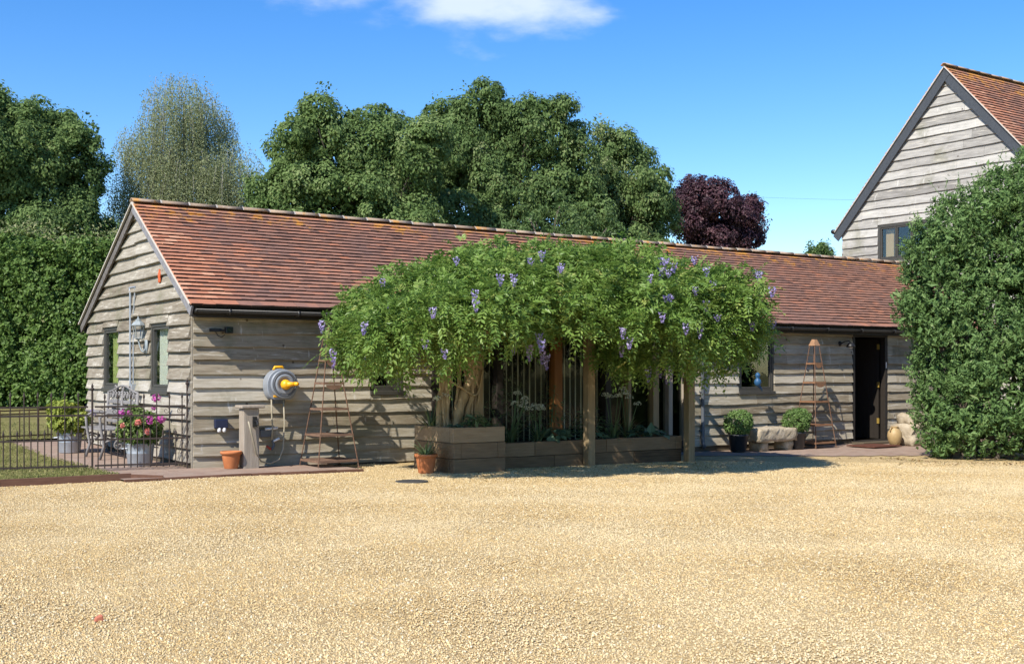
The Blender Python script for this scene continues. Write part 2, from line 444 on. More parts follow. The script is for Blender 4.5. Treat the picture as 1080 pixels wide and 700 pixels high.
M_rust = tmat('rusty_iron', [(.1, (.06, .036, .026)), (.5, (.14, .08, .052)), (.9, (.24, .14, .085))], .85, .25, 18, .5, bump=.3, bdist=.003, tint=False)
M_rustwood = tmat('rusty_wood_cap', [(.1, (.20, .105, .06)), (.9, (.38, .225, .125))], .8, .2, 9, .4, bump=.2, bdist=.003, tint=False)
M_iron = tmat('dark_rusted_railing', [(.1, (.022, .016, .013)), (.9, (.062, .042, .032))], .6, .35, 15, .45, bump=.2, bdist=.002, tint=False)
M_galv = tmat('galvanised_steel', [(.1, (.27, .30, .34)), (.9, (.52, .55, .58))], .45, .5, 5, .5, bump=.1, bdist=.003, tint=False, metal=.55)
M_bench = tmat('flaking_grey_paint', [(.1, (.10, .095, .09)), (.5, (.20, .19, .185)), (.9, (.31, .30, .29))], .8, .25, 9, .5, bump=.3, bdist=.003, tint=False)
M_reel = plain('grey_plastic', (.22, .24, .27), .45, .45, 0, .1, 9)
M_reeldark = plain('dark_grey_plastic', (.10, .11, .125), .5, .4, 0, .1, 9)
M_yellow = plain('yellow_plastic', (.78, .38, .012), .4, .45, 0, .08, 9)
M_navy = plain('navy_plastic', (.012, .018, .05), .4, .4)
M_white = plain('white_plastic', (.72, .72, .72), .5, .4)
M_black = plain('black_metal', (.012, .012, .013), .45, .4)
M_hose = plain('pale_hose', (.33, .29, .21), .6, .3)
M_brass = plain('brass', (.62, .42, .10), .4, .5, .6)
M_lampgrey = tmat('verdigris_lantern', [(.1, (.16, .19, .20)), (.9, (.34, .38, .39))], .6, .4, 9, .5, bump=.2, bdist=.003, tint=False)
M_blue = plain('blue_paint', (.02, .085, .19), .5, .4)
M_iron2 = plain('cast_iron_cover', (.085, .08, .072), .95, .1, 0)
M_limestone = tmat('rough_limestone', [(.1, (.19, .15, .10)), (.5, (.36, .30, .215)), (.9, (.52, .47, .38))], .95, .15, 6, .5, bump=.9, bdist=.02, fine=14, tint=False)
M_urn = tmat('salt_glazed_urn', [(.1, (.26, .17, .07)), (.9, (.52, .38, .19))], .55, .4, 5, .45, bump=.2, bdist=.004, tint=False)
M_blackpot = plain('black_glazed_pot', (.017, .019, .022), .35, .5)
M_mat = tmat('coir_mat', [(.1, (.05, .022, .016)), (.9, (.16, .07, .05))], .98, .05, 30, .5, bump=.9, bdist=.01, tint=False)
M_curtain = plain('cream_blind', (.58, .58, .50), .9, .1)
M_curtain2 = plain('reflection_green_curtain', (.36, .40, .14), .9, .1, 0, .3, 9)  # curtain coloured green to stand in for the reflection in its pane
M_blind = plain('white_vertical_blind', (.60, .57, .47), .9, .1, 0, .06)
M_bark = tmat('tree_bark', [(.1, (.06, .05, .04)), (.9, (.17, .14, .11))], .95, .1, 6, .4, (3, 3, .8), .6, .02, tint=False)
M_birchbark = tmat('birch_bark', [(.1, (.10, .09, .08)), (.9, (.40, .38, .35))], .9, .1, 6, .5, (1, 1, 4), .4, .02, tint=False)
M_wistbark = tmat('wisteria_bark', [(.1, (.17, .115, .06)), (.5, (.37, .275, .155)), (.9, (.52, .42, .27))], .9, .15, 4, .45, (5, 5, 1.4), .6, .012, tint=False)

def glass_mat(name, tintc, refl=.12, k=.9):
    m, nt, out = new_mat(name)
    tr = nt.new('ShaderNodeBsdfTransparent', {'Color': (*tintc, 1)})
    gl = nt.new('ShaderNodeBsdfGlossy', {'Color': (.9, .95, 1, 1), 'Roughness': .02})
    o = nt.new('ShaderNodeTexCoord').outputs['Object']
    b = nt.new('ShaderNodeBump', {'Strength': .06, 'Distance': .02, 'Height': nt.noise(o, 3, 2)})
    nt.put(gl.inputs['Normal'], b.outputs[0])
    ge = nt.new('ShaderNodeNewGeometry')
    dt = nt.new('ShaderNodeVectorMath', {0: ge.outputs['Incoming'], 1: ge.outputs['Normal']}, operation='DOT_PRODUCT').outputs['Value']
    c = nt.math('SUBTRACT', 1, nt.math('ABSOLUTE', dt), clamp=True)
    f = nt.math('ADD', nt.math('MULTIPLY', nt.math('POWER', c, 5), k), refl * .5, clamp=True)      # Schlick
    nt.put(out.inputs[0], nt.new('ShaderNodeMixShader', {0: f, 1: tr.outputs[0], 2: gl.outputs[0]}).outputs[0])
    return m
M_glass = glass_mat('window_glass', (.93, .95, .94))
M_glass_screen = glass_mat('tinted_screen_glass', (.88, .9, .87), .02, .3)
M_glassclear = glass_mat('lantern_glass', (.9, .92, .92), .08)

def leafmat(name, stops, rough=.5, spec=.35, trans=.28):
    return tmat(name, stops, rough, spec, .8, .10, bump=0, translucent=trans)
M_l_syc = leafmat('sycamore_leaf', [(.0, (.055, .092, .034)), (.5, (.145, .225, .070)), (.8, (.215, .30, .105)), (1., (.29, .35, .15))], .6, .14, .42)
M_l_lime = leafmat('lime_leaf', [(.0, (.060, .090, .036)), (.5, (.142, .222, .072)), (.8, (.215, .29, .11)), (1., (.30, .33, .16))], .6, .14, .42)
M_l_ash = leafmat('ash_leaf', [(.0, (.04, .075, .022)), (.5, (.10, .17, .048)), (1., (.19, .26, .09))], .5)
M_l_birch = leafmat('birch_leaf', [(.0, (.15, .18, .085)), (.5, (.29, .33, .17)), (1., (.42, .44, .25))], .6, .15, .45)
M_l_beech = leafmat('copper_beech_leaf', [(.0, (.02, .010, .014)), (.5, (.065, .030, .040)), (.8, (.115, .052, .062)), (1., (.17, .085, .085))], .5, .3)
M_l_hedge = leafmat('hornbeam_leaf', [(.0, (.042, .080, .018)), (.5, (.120, .205, .045)), (.8, (.185, .28, .07)), (1., (.31, .31, .15))], .5, .25, .38)
M_l_laurel = leafmat('bay_leaf', [(.0, (.040, .078, .026)), (.5, (.122, .212, .064)), (.8, (.19, .29, .10)), (1., (.28, .35, .155))], .55, .18, .34)
M_l_wist = leafmat('wisteria_leaf', [(.0, (.055, .115, .020)), (.5, (.160, .262, .050)), (.8, (.25, .345, .08)), (1., (.42, .43, .13))], .42, .3, .36)
M_l_box = leafmat('box_leaf', [(.0, (.06, .11, .03)), (.5, (.15, .25, .07)), (1., (.27, .37, .14))], .5, .25, .35)
M_l_strap = leafmat('strap_leaf', [(.0, (.05, .085, .035)), (.5, (.12, .185, .075)), (1., (.22, .28, .14))], .45)
M_l_hosta = leafmat('hosta_leaf', [(.0, (.05, .095, .05)), (.5, (.12, .20, .12)), (1., (.22, .31, .20))], .45)
M_l_golden = leafmat('golden_leaf', [(.0, (.11, .15, .02)), (.5, (.25, .30, .045)), (1., (.45, .45, .09))], .5)
M_l_bucket = leafmat('geranium_leaf', [(.0, (.05, .09, .02)), (.5, (.13, .20, .05)), (1., (.30, .36, .09))], .5)
M_f_wist = leafmat('wisteria_flower', [(.0, (.24, .18, .42)), (.5, (.44, .37, .64)), (1., (.68, .62, .80))], .6, .2, .35)
M_f_pink = leafmat('pink_flower', [(.0, (.32, .03, .22)), (.5, (.50, .08, .36)), (1., (.66, .24, .48))], .6, .2, .3)
M_f_coral = leafmat('coral_flower', [(.0, (.62, .14, .11)), (1., (.80, .36, .30))], .6, .2, .3)
M_f_white = leafmat('white_flower', [(.0, (.42, .46, .34)), (1., (.74, .76, .66))], .6, .2, .3)

# ------------------------------------------------------------------ ground
def sheet(name, xs, ys, dz, mat, keep=None, wob=0, seed=1, kind='structure'):
    rng = np.random.default_rng(seed)
    X, Y = np.meshgrid(xs, ys, indexing='ij')
    Z = gz(X, Y) + dz + wob * rng.normal(size=X.shape)
    V = np.stack([X, Y, Z], -1).reshape(-1, 3); ny = len(ys)
    F = []
    for i in range(len(xs) - 1):
        for j in range(ny - 1):
            if keep is None or keep((xs[i] + xs[i + 1]) / 2, (ys[j] + ys[j + 1]) / 2):
                F.append((i * ny + j, (i + 1) * ny + j, (i + 1) * ny + j + 1, i * ny + j + 1))
    me = raw_mesh(name, V, np.array(F), None, True, mat)
    o = link(name, me)
    return tag(o, kind=kind)
def steps(*spans):
    out = []
    for a, b, s in spans: out += list(np.arange(a, b, s))
    return np.array(out + [spans[-1][1]])
sheet('ground', steps((-600, -40, 40), (-40, 60, 2.5), (60, 600, 45)), steps((-300, -40, 40), (-40, 60, 2.5), (60, 900, 60)), -.06, M_lawn)
sheet('gravel_yard', steps((-16, -1.15, 1.35), (-1.15, 26, .45)), steps((-30, -4, 1.), (-4, .05, .45)), 0, M_gravel)
sheet('lawn', steps((-26, -1.25, 1.25), (-1.25, 0, .625)), steps((-.93, 2, .6), (2, 34, 1)), .062, M_lawn,
      keep=lambda x, y: not (x > -1.25 and y < 5.9))
sheet('lawn_behind_barn', steps((0, 14, 2),), steps((5.6, 34, 2),), .05, M_lawn)
# brick paving: strip along the barn, patio beside the gable, apron by the door
def pav(name, xs, ys, dz, keep=None): return sheet(name, xs, ys, dz, M_paving, keep)
pav('paving_strip', steps((-1.25, 1.95, .2)), steps((-1.2, 0.02, .2)), .028)
pav('patio', steps((-1.25, 0.02, .25)), steps((.02, 5.9, .4)), .028)
pav('door_apron', steps((8.3, 19, .3)), steps((-3.4, 0.02, .1)), .010, keep=lambda x, y: y > -0.92 - .62 * max(0, x - 8.7) * (1 if x < 12.4 else 0) - (2.3 if x >= 12.4 else 0))
kb = MB()
for i in range(8):
    x0 = -1.25 + i * .4; kb.box(x0, x0 + .39, -1.25, -1.203, g(x0) - .03, g(x0) + .032, .4 + .1 * (i % 3))
tag(build('paving_kerb', kb, M_edging, base=(-1.2, -1.22, 0)), kind='structure')

# loose stones over the yard
def stones():
    rng = np.random.default_rng(5)
    n = 560000
    d = np.sqrt(rng.uniform(3.9 ** 2, 18.5 ** 2, n)); l = rng.uniform(-.53, .53, n) * d
    # thin out with distance
    keep = rng.uniform(size=n) < np.clip(1.25 - d / 24, .4, 1); d, l = d[keep], l[keep]
    x = -5.217 + l * .827 + d * .562; y = -15.36 - l * .562 + d * .827
    ok = (y < -.02) & ~((x > -1.27) & (x < 1.9) & (y > -1.25)) & ~((x < -1.0) & (y > -1.0))
    ok &= ~((x > 2.8) & (x < 7.4) & (y > -1.7)) & ~((x > 2.8) & (x < 3.75) & (y > -2.15))
    ap = -0.92 - .62 * np.clip(x - 8.7, 0, 3.7); ok &= ~((x > 8.4) & (y > ap - .05 + .1 * rng.normal(size=len(x))))
    ok &= ((x - 1.78) ** 2 + (y + 2.9) ** 2) > .24 ** 2
    # the strip of gravel along the wall between obelisk and planter thins into paving
    x, y = x[ok], y[ok]; n = len(x)
    r = (.0035 + .0026 * rng.uniform(size=n) ** 2.0 + .0035 * (rng.uniform(size=n) > .96))
    base = np.array([(a_, b_, c_) for a_ in (-1, 1) for b_ in (-1, 1) for c_ in (-1, 1)], float) * .66
    a = rng.uniform(0, 6.28, n); ca, sa = np.cos(a), np.sin(a)
    s = np.stack([r * rng.uniform(.9, 1.3, n), r * rng.uniform(.8, 1.1, n), r * rng.uniform(.65, 1.0, n)], 1)
    v = base[None] * s[:, None] * (1 + .17 * rng.normal(size=(n, 8, 3)))
    vx = v[..., 0] * ca[:, None] - v[..., 1] * sa[:, None]; vy = v[..., 0] * sa[:, None] + v[..., 1] * ca[:, None]
    tl = rng.normal(size=(n, 2)) * .4
    vz = v[..., 2] + vx * tl[:, :1] + vy * tl[:, 1:]
    lump = .006 * np.sin(x * 2.1 + 1.3 * np.sin(y * 1.4)) * np.sin(y * 1.7)
    V = np.stack([vx + x[:, None], vy + y[:, None], vz + (gz(x, y) + .002 + r * .08 + np.maximum(lump, -.001))[:, None]], -1).reshape(-1, 3)
    f = np.array([(0, 1, 3, 2), (4, 6, 7, 5), (0, 4, 5, 1), (2, 3, 7, 6), (0, 2, 6, 4), (1, 5, 7, 3)])
    F = (f[None] + (np.arange(n) * 8)[:, None, None]).reshape(-1, 4)
    tt = np.clip(rng.normal(.54, .21, n), 0, 1); q_ = rng.uniform(size=n); tt[q_ > .93] *= .35; tt[q_ < .05] = .97
    T = np.repeat(tt, 6)
    o = link('gravel_stones', raw_mesh('gravel_stones', V, F, T, True, M_stone))
    tag(o, 'loose golden gravel stones spread over the yard', 'gravel', kind='stuff')
stones()

def grass():
    rng = np.random.default_rng(8); n = 42000
    x = rng.uniform(-5.5, 0, n); y = -.85 + 11 * rng.uniform(size=n) ** 1.6
    ok = ~((x > -1.2) & (y < 5.85)); x, y = x[ok], y[ok]; n = len(x)
    P = np.stack([x, y, gz(x, y) + .075], 1)
    up = np.array([0, 0, 1.]) + rng.normal(size=(n, 3)) * .55; N = nrm(rng.normal(size=(n, 3)))
    V, F, T = leaves(P, N, .045, rng, .16, up, .02, (.5, .22))
    o = build('grass', (V, F, T), M_grass); tag(o, 'short dry grass growing on the lawn', 'grass', kind='stuff')
grass()


# ------------------------------------------------------------------ barn cladding
def clad(org, ud, nd, u0, u1, z0, z1, pitch, openings, seed, roof=None, lap=.03, thick=.046, joints=3.2, wav=.012):
    """waney lapped boards; u runs along the wall, nd points out of it"""
    rng = np.random.default_rng(seed); rg = random.Random(seed)
    org = np.array(org, float); ud = np.array(ud, float); nd = np.array(nd, float); mb = MB()
    nb = int(math.ceil((z1 - z0) / pitch))
    for i in range(nb):
        zb, zt = z0 + i * pitch, z0 + (i + 1) * pitch + lap
        ph = rg.uniform(0, 99); base_t = rg.uniform(.32, .70)
        cuts = {u0, u1}
        for (a, b, c, d) in openings:
            if c < zb + pitch and d > zb: cuts |= {a, b}
        u = u0 + rg.uniform(.6, 1) * joints
        while u < u1 - .5:
            cuts.add(u); u += joints * rg.uniform(.7, 1.25)
        cs = sorted(c for c in cuts if u0 <= c <= u1)
        for a, b in zip(cs, cs[1:]):
            if b - a < .01: continue
            lo, hi = zb, zt; mid = (a + b) / 2; skip = False
            clipped = False
            for (oa, ob, oc, od) in openings:
                if oa - 1e-4 <= a and b <= ob + 1e-4 and oc < zb + pitch and od > zb:
                    if oc <= zb + .02 and od >= zb + pitch - .02: skip = True
                    elif oc <= zb + .02: lo = od; clipped = True
                    else: hi = min(hi, oc); clipped = True
            if skip or hi - lo < .02: continue
            gapj = .0025
            us = np.arange(a + gapj, b - gapj, .11); us = np.append(us, b - gapj)
            t = base_t + rg.uniform(-.16, .16); tilt = rg.uniform(-.006, .006)
            V = []; F = []; seg = []
            jo = rg.uniform(-.006, .006)
            for uu in us:
                w = wav * (math.sin(uu * 1.9 + ph) * .6 + math.sin(uu * 5.3 + ph * 2) * .35 + rg.uniform(-.25, .25)) + tilt * (uu - mid) + jo
                bot = lo + w if lo == zb else lo
                top = hi
                if roof is not None:
                    rz = roof(uu); top = min(top, rz); bot = min(bot, rz)
                th = thick * (1 + .12 * math.sin(uu * 2.3 + ph))
                h = max(top - bot, 0)
                f_top = .006 + (th - .006) * max(0, 1 - h / (pitch + lap)) if roof is not None else .006
                ot = th if lo == zb else th * .8
                p = org + ud * uu
                seg.append(h)
                V += [p + np.array([0, 0, bot]), p + nd * (ot - .006) + np.array([0, 0, bot]), p + nd * ot + np.array([0, 0, bot + min(.008, h)]),
                      p + nd * (ot * .55 + f_top * .45) + np.array([0, 0, bot + h * .5]), p + nd * f_top + np.array([0, 0, top])]
            for k in range(len(us) - 1):
                if seg[k] < .004 and seg[k + 1] < .004: continue
                for q in range(4): F.append((k * 5 + q, (k + 1) * 5 + q, (k + 1) * 5 + q + 1, k * 5 + q + 1))
            if not F: continue
            if seg[0] > .01: F.append((0, 1, 2, 3, 4))
            if seg[-1] > .01: e = (len(us) - 1) * 5; F.append((e + 4, e + 3, e + 2, e + 1, e))
            mb.add(V, F, t)
    return mb

def tiles(eave, ridge, x0, x1, gauge, width, seed, thick=.027, over=.05, fresh=1.0):
    """plain tiles on one roof slope; eave, ridge = (y, z); courses run along x"""
    rng = np.random.default_rng(seed)
    e = np.array(eave, float); r = np.array(ridge, float); L = np.linalg.norm(r - e); s = (r - e) / L; nrm2 = np.array([-s[1], s[0]])
    if nrm2[1] < 0: nrm2 = -nrm2
    rows = int(L / gauge); Vs = []; Fs = []; Ts = []; off = 0
    for i in range(rows):
        nx = int((x1 - x0) / width) + 2
        xs = x0 + (np.arange(nx) - (.5 if i % 2 else 0)) * width + rng.normal(0, .002, nx)
        a = np.clip(xs, x0, x1); b = np.clip(xs + width * .997, x0, x1); ok = b - a > .01; a, b = a[ok], b[ok]; n = len(a)
        d0 = i * gauge + rng.normal(0, .0025, n) - (over if i == 0 else 0)
        d0 += .006 * np.sin(a * .9 + i * .3)
        d1 = np.minimum(i * gauge + gauge * 1.18, L)
        tl = .035 + rng.normal(0, .0018, n)                       # lifted lower edge
        sag = -.020 * np.sin((a - x0) / 4.3) * math.sin(math.pi * i / rows)
        def pt(x, d, h): 
            q = e[None] + s[None] * np.asarray(d)[:, None] + nrm2[None] * np.asarray(h)[:, None]
            return np.stack([x, q[:, 0], q[:, 1]], 1)
        twist = rng.normal(0, .0010, n)
        D1 = np.full(n, d1)
        V = np.stack([pt(a, d0, tl + twist + sag), pt(b, d0, tl - twist + sag), pt(b, D1, .008 + sag), pt(a, D1, .008 + sag),
                      pt(a, d0, tl + twist - thick + sag), pt(b, d0, tl - twist - thick + sag), pt(b, D1, sag - .002), pt(a, D1, sag - .002)], 1).reshape(-1, 3)
        f = np.array([(0, 1, 2, 3), (4, 5, 1, 0), (5, 6, 2, 1), (7, 4, 0, 3), (7, 6, 5, 4)])
        Fs.append((f[None] + (np.arange(n) * 8)[:, None, None]).reshape(-1, 4) + off); off += 8 * n
        Vs.append(V)
        t = rng.normal(.48, .075, n) + .16 * (rng.uniform(size=n) > .93) * fresh
        t += np.where(a < x0 + .55, .22, 0) + np.where((a < x0 + 1.5) & (rng.uniform(size=n) > .45), .14, 0)   # newer tiles at the verge
        t5 = np.repeat(np.clip(t, 0, 1), 5).reshape(n, 5); t5[:, 1] = .04; Ts.append(t5.ravel())   # lower edges much darker than the tile faces
    return np.concatenate(Vs), np.concatenate(Fs), np.concatenate(Ts)

def slope_slab(eave, ridge, x0, x1, th=.03, drop=.012):
    mb = MB(); (y0, z0), (y1, z1) = eave, ridge
    V = [(x, y, z - drop - q) for x in (x0, x1) for (y, z) in ((y0, z0), (y1, z1)) for q in (0, th)]
    return mb.add(V, [(0, 1, 3, 2), (4, 6, 7, 5), (0, 4, 5, 1), (2, 3, 7, 6), (0, 2, 6, 4), (1, 5, 7, 3)])

def ridge_tiles(x0, x1, y, z, seed, r=.078, ln=.44, ang=50):
    rng = random.Random(seed); mb = MB(); x = x0; i = 0
    while x < x1:
        xe = min(x + ln, x1); dz = rng.uniform(-.006, .006) - .012 * math.sin((x - x0) / 4.3); rr = r * rng.uniform(.96, 1.06)
        V = []; F = []
        for xx, rad in ((x + .003, rr), (xe - .003, rr * .98)):
            for inner in (0, .016):
                for k in range(9):
                    a = R(90 - 75 + 150 * k / 8); V.append((xx, y + (rad - inner) * math.cos(a) * 1.15, z + dz + (rad - inner) * math.sin(a) - r * .62))
        for k in range(8):
            F += [(k, k + 1, 18 + k + 1, 18 + k), (9 + k + 1, 9 + k, 27 + k, 27 + k + 1), (k + 1, k, 9 + k, 9 + k + 1), (18 + k, 18 + k + 1, 27 + k + 1, 27 + k)]
        F += [(0, 18, 27, 9), (26, 8, 17, 35)]
        mb.add(V, F, rng.uniform(.3, .7)); x = xe; i += 1
    return mb

def ridge_joints(x0, x1, y, z, r=.078, ln=.44):
    mb = MB(); x = x0 + ln
    while x < x1 - .1:
        V = []; dz = -.012 * math.sin((x - x0) / 4.3)
        for xx in (x - .014, x + .014):
            for k in range(9):
                a = R(90 - 76 + 152 * k / 8); V.append((xx, y + (r * 1.02) * math.cos(a) * 1.15, z + dz + (r * 1.03) * math.sin(a) - r * .62))
        mb.add(V, [(k, k + 1, 9 + k + 1, 9 + k) for k in range(8)]); x += ln
    return mb

# ---- long low barn
barn = thing('barn', 'long low barn clad in weathered waney boards under an orange tiled roof', 'barn', (0, 0, 0))
BX = 18.3; DEP = 5.35; RY, RZ = 2.42, 3.90
FE = (-.24, 2.235); BE = (5.6, 2.16)              # eave lines (y, z) of the two slopes
def barn_roof_z(y): return (FE[1] + (RZ - FE[1]) * (y - FE[0]) / (RY - FE[0]) if y < RY else RZ + (BE[1] - RZ) * (y - RY) / (BE[0] - RY)) - .05
gw = [(.93, 1.77, 1.05, 2.03), (3.45, 4.35, 1.05, 2.05)]
gable = clad((0, 0, 0), (0, 1, 0), (-1, 0, 0), 0, DEP, .10, 3.9, .187, gw, 11, roof=barn_roof_z, wav=.006, thick=.060)
build('gable_cladding', gable, M_board_y, barn)
fw = [(2.67, 3.23, 1.03, 1.75), (3.72, 9.02, -.2, 2.2), (10.27, 11.2, .95, 1.96), (13.45, 14.54, -.3, 2.08)]
front = clad((0, 0, 0), (1, 0, 0), (0, -1, 0), 0, BX, -.02, 2.18, .187, fw, 12)
build('front_cladding', front, M_board_x, barn)
wl = MB()                                            # backing walls, inner face
def wall_back(mb, ax, pos, th, u0, u1, z0, z1, ops):
    cu = sorted({u0, u1} | {a for o in ops for a in o[:2] if u0 < a < u1}); 
    for a, b in zip(cu, cu[1:]):
        seg = [(z0, z1)]
        for (oa, ob, oc, od) in ops:
            if oa <= a + 1e-4 and b <= ob + 1e-4:
                ns = []
                for (s, e) in seg:
                    if oc > s: ns.append((s, min(e, oc)))
                    if od < e: ns.append((max(s, od), e))
                seg = ns
        for s, e in seg:
            if e - s < .01: continue
            mb.box(a, b, pos, pos + th, s, e) if ax == 'x' else mb.box(pos, pos + th, a, b, s, e)
wall_back(wl, 'x', .003, .09, .095, BX, -.3, 2.15, fw)
wall_back(wl, 'y', .003, .09, .003, DEP, -.3, 2.1, gw)
wl.box(.1, BX, DEP - .1, DEP, -.3, 2.1); wl.box(BX - .1, BX - .01, .1, DEP - .1, -.3, 2.1)
wl.box(9.6, 9.68, .1, DEP - .1, -.3, 2.3)                       # inner partitions
wl.box(3.4, 3.48, .1, DEP - .1, -.3, 2.3); wl.box(13.2, 13.28, .1, DEP - .1, -.3, 2.3); wl.box(.1, BX - .1, 2.6, 2.68, -.3, 2.5)
gv = [(.003, 0.003, 2.1)]
wl.add([(.05, .003, 2.1), (.05, DEP, 2.1), (.05, RY, 3.75)], [(0, 1, 2)])
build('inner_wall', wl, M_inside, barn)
for a, b in ((.0, 3.7), (9.04, 13.43), (14.56, BX)):
    pl = MB(); pl.box(a, b, -.024, -.002, g(a) - .2, -.03 + .0, .5); build('plinth', pl, M_plinth, barn)
pl = MB(); pl.box(-.024, -.002, 0, DEP, -.1, .085, .5); build('plinth', pl, M_plinth, barn)
cb_ = MB(); cb_.box(-.020, .02, -.020, .02, -.02, 2.15, .5)
build('corner_post', cb_, M_board_y, barn)
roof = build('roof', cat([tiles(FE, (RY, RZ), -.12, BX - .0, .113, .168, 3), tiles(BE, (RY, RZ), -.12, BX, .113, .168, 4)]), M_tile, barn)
roof['near_ridge'] = RZ
rd = slope_slab(FE, (RY - .01, RZ - .01), -.10, BX); 
s2 = slope_slab(BE, (RY + .01, RZ - .01), -.10, BX); rd.add(s2.V, s2.F)
build('roof_deck', rd, M_dark, roof)
rm = ridge_tiles(-.13, BX, RY, RZ + .042, 7); nrt = len(rm.F); rj = ridge_joints(-.13, BX, RY, RZ + .042); rm.add(rj.V, rj.F)
rdg = build('ridge', rm, M_ridge, roof, True)
M_mortar = plain('ridge_mortar', (.40, .36, .31), .95, .1)
rdg.data.materials.append(M_mortar); rdg.data.polygons.foreach_set('material_index', [0] * nrt + [1] * (len(rm.F) - nrt))
# verge mortar line and bargeboards
vg = MB(); bb = MB()
for (e, top) in ((FE, (RY, RZ)), (BE, (RY, RZ))):
    vg.beam((-.115, e[0], e[1] - .004), (-.115, top[0], top[1] - .004), .03, .022)
    k_ = 1 if e is FE else -1; sl_ = (top[1] - e[1]) / (top[0] - e[0])
    bb.beam((-.082 - .003 * k_, e[0] + .02 * k_, e[1] - .095), (-.082 - .003 * k_, top[0] + .05 * k_, top[1] - .095 + .05 * k_ * sl_), .03, .135, t=.42 if e is FE else .15)  # rear board tinted darker, its shade put into the colour
build('verge', vg, plain('pale_verge_mortar', (.50, .46, .40), .95, .1), roof)
build('bargeboard', bb, M_bargewood, barn)
fa = MB(); fa.box(-.06, BX, -.20, -.17, 2.06, 2.19); fa.box(-.06, BX, -.17, -.05, 2.075, 2.09)
fa.box(-.06, BX, 5.45, 5.49, 2.0, 2.12)
build('fascia', fa, M_dark, barn)
gt = MB()
for k in range(8):                                      # half round gutter
    a0, a1 = R(180 + k * 22.5), R(180 + (k + 1) * 22.5)
    y0, z0, y1, z1 = -.262 + .055 * math.cos(a0), 2.165 + .055 * math.sin(a0), -.262 + .055 * math.cos(a1), 2.165 + .055 * math.sin(a1)
    gt.add([(-.05, y0, z0), (BX, y0, z0), (BX, y1, z1), (-.05, y1, z1)], [(0, 1, 2, 3)])
gt.box(-.055, -.045, -.317, -.207, 2.11, 2.17)
for k in range(16):
    x = .4 + k; gt.box(x, x + .03, -.322, -.2, 2.098, 2.172)
gut = build('gutter', gt, M_gutter, barn, True)
gm = gut.modifiers.new('thickness', 'SOLIDIFY'); gm.thickness = .004
dp = MB(); dp.tube([(9.32, -.262, 2.12), (9.32, -.24, 2.02), (9.32, -.075, 1.86), (9.32, -.075, .06), (9.32, -.12, -.04)], .034, 12)
for z in (1.7, .95, .25): dp.box(9.27, 9.37, -.08, -.03, z, z + .035)
build('downpipe', dp, plain('grey_downpipe', (.085, .095, .11), .5, .4), barn, True)

def window(parent, ax, u0, u1, z0, z1, sgn=-1, lights=1, mat=M_winframe, fr=.05, sill=True, proud=.022, name='window'):
    """ax 'x': wall along x facing -y at y=0; 'y': wall along y facing -x at x=0"""
    def bx(mb, a, b, d0, d1, s, e):
        (mb.box(a, b, d0, d1, s, e) if ax[0] == 'x' else mb.box(d0 + ax[1], d1 + ax[1], a, b, s, e))
    m = MB(); d0, d1 = -proud, .06
    bx(m, u0, u0 + fr, d0, d1, z0, z1); bx(m, u1 - fr, u1, d0, d1, z0, z1)
    bx(m, u0 + fr, u1 - fr, d0, d1, z1 - fr, z1); bx(m, u0 + fr, u1 - fr, d0, d1, z0, z0 + fr * 1.1)
    c0, c1, e0, e1 = u0 + fr + .004, u1 - fr - .004, z0 + fr * 1.1 + .004, z1 - fr - .004; s = .034
    f = build(name, m, mat, parent, bevel=.004)
    for i in range(lights):
        a = c0 + (c1 - c0) * i / lights; b = c0 + (c1 - c0) * (i + 1) / lights - (.0 if i == lights - 1 else .012)
        q = MB(); bx(q, a, a + s, -.012, .04, e0, e1); bx(q, b - s, b, -.012, .04, e0, e1)
        bx(q, a + s, b - s, -.012, .04, e0, e0 + s); bx(q, a + s, b - s, -.012, .04, e1 - s, e1)
        build('casement', q, mat, f, bevel=.003)
        p = MB(); bx(p, a + s, b - s, .012, .018, e0 + s, e1 - s); build('pane', p, M_glass, f)
    if sill:
        q = MB(); bx(q, u0 - .01, u1 + .01, -.065, -.024, z0 - .05, z0 + .012); build('sill', q, mat, f, bevel=.006)
    return f
for (a, b, c, d) in gw:
    f = window(barn, ('y', 0), a, b, c, d)
    q = MB(); n = 26; V = []; F = []
    for k in range(n + 1):
        y = a + .06 + (b - a - .12) * (.92 if a < 2 else .80) * k / n; x = .082 + .014 * math.sin(k * 2.1)
        V += [(x, y, c + .08), (x + .006 * math.sin(k), y, d - .06)]
    for k in range(n): F.append((2 * k, 2 * k + 2, 2 * k + 3, 2 * k + 1))
    q.add(V, F); build('curtain', q, M_curtain if a < 2 else M_curtain2, f, True)
window(barn, ('x', 0), 2.67, 3.23, 1.03, 1.75)
window(barn, ('x', 0), 10.27, 11.2, .95, 1.96)
# dark door open inwards
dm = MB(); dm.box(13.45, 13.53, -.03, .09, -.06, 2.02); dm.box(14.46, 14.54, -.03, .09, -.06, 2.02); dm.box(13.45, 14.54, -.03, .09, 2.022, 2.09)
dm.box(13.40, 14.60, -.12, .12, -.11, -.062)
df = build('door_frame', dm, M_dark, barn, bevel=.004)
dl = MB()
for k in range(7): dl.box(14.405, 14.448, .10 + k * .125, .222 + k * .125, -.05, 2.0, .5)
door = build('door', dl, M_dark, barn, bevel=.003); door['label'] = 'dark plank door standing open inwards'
for z in (.26, 1.0, 1.78):
    hg = MB(); hg.box(14.385, 14.404, .07, .12, z, z + .11); build('hinge', hg, M_brass, door)
sw = MB(); sw.box(14.475, 14.50, -.04, -.031, 1.40, 1.52); build('entry_bell', sw, M_white, barn)
st = MB(); st.box(13.3, 14.65, -.42, -.125, -.2, -.075); build('door_step', st, M_plinth, barn, bevel=.008)

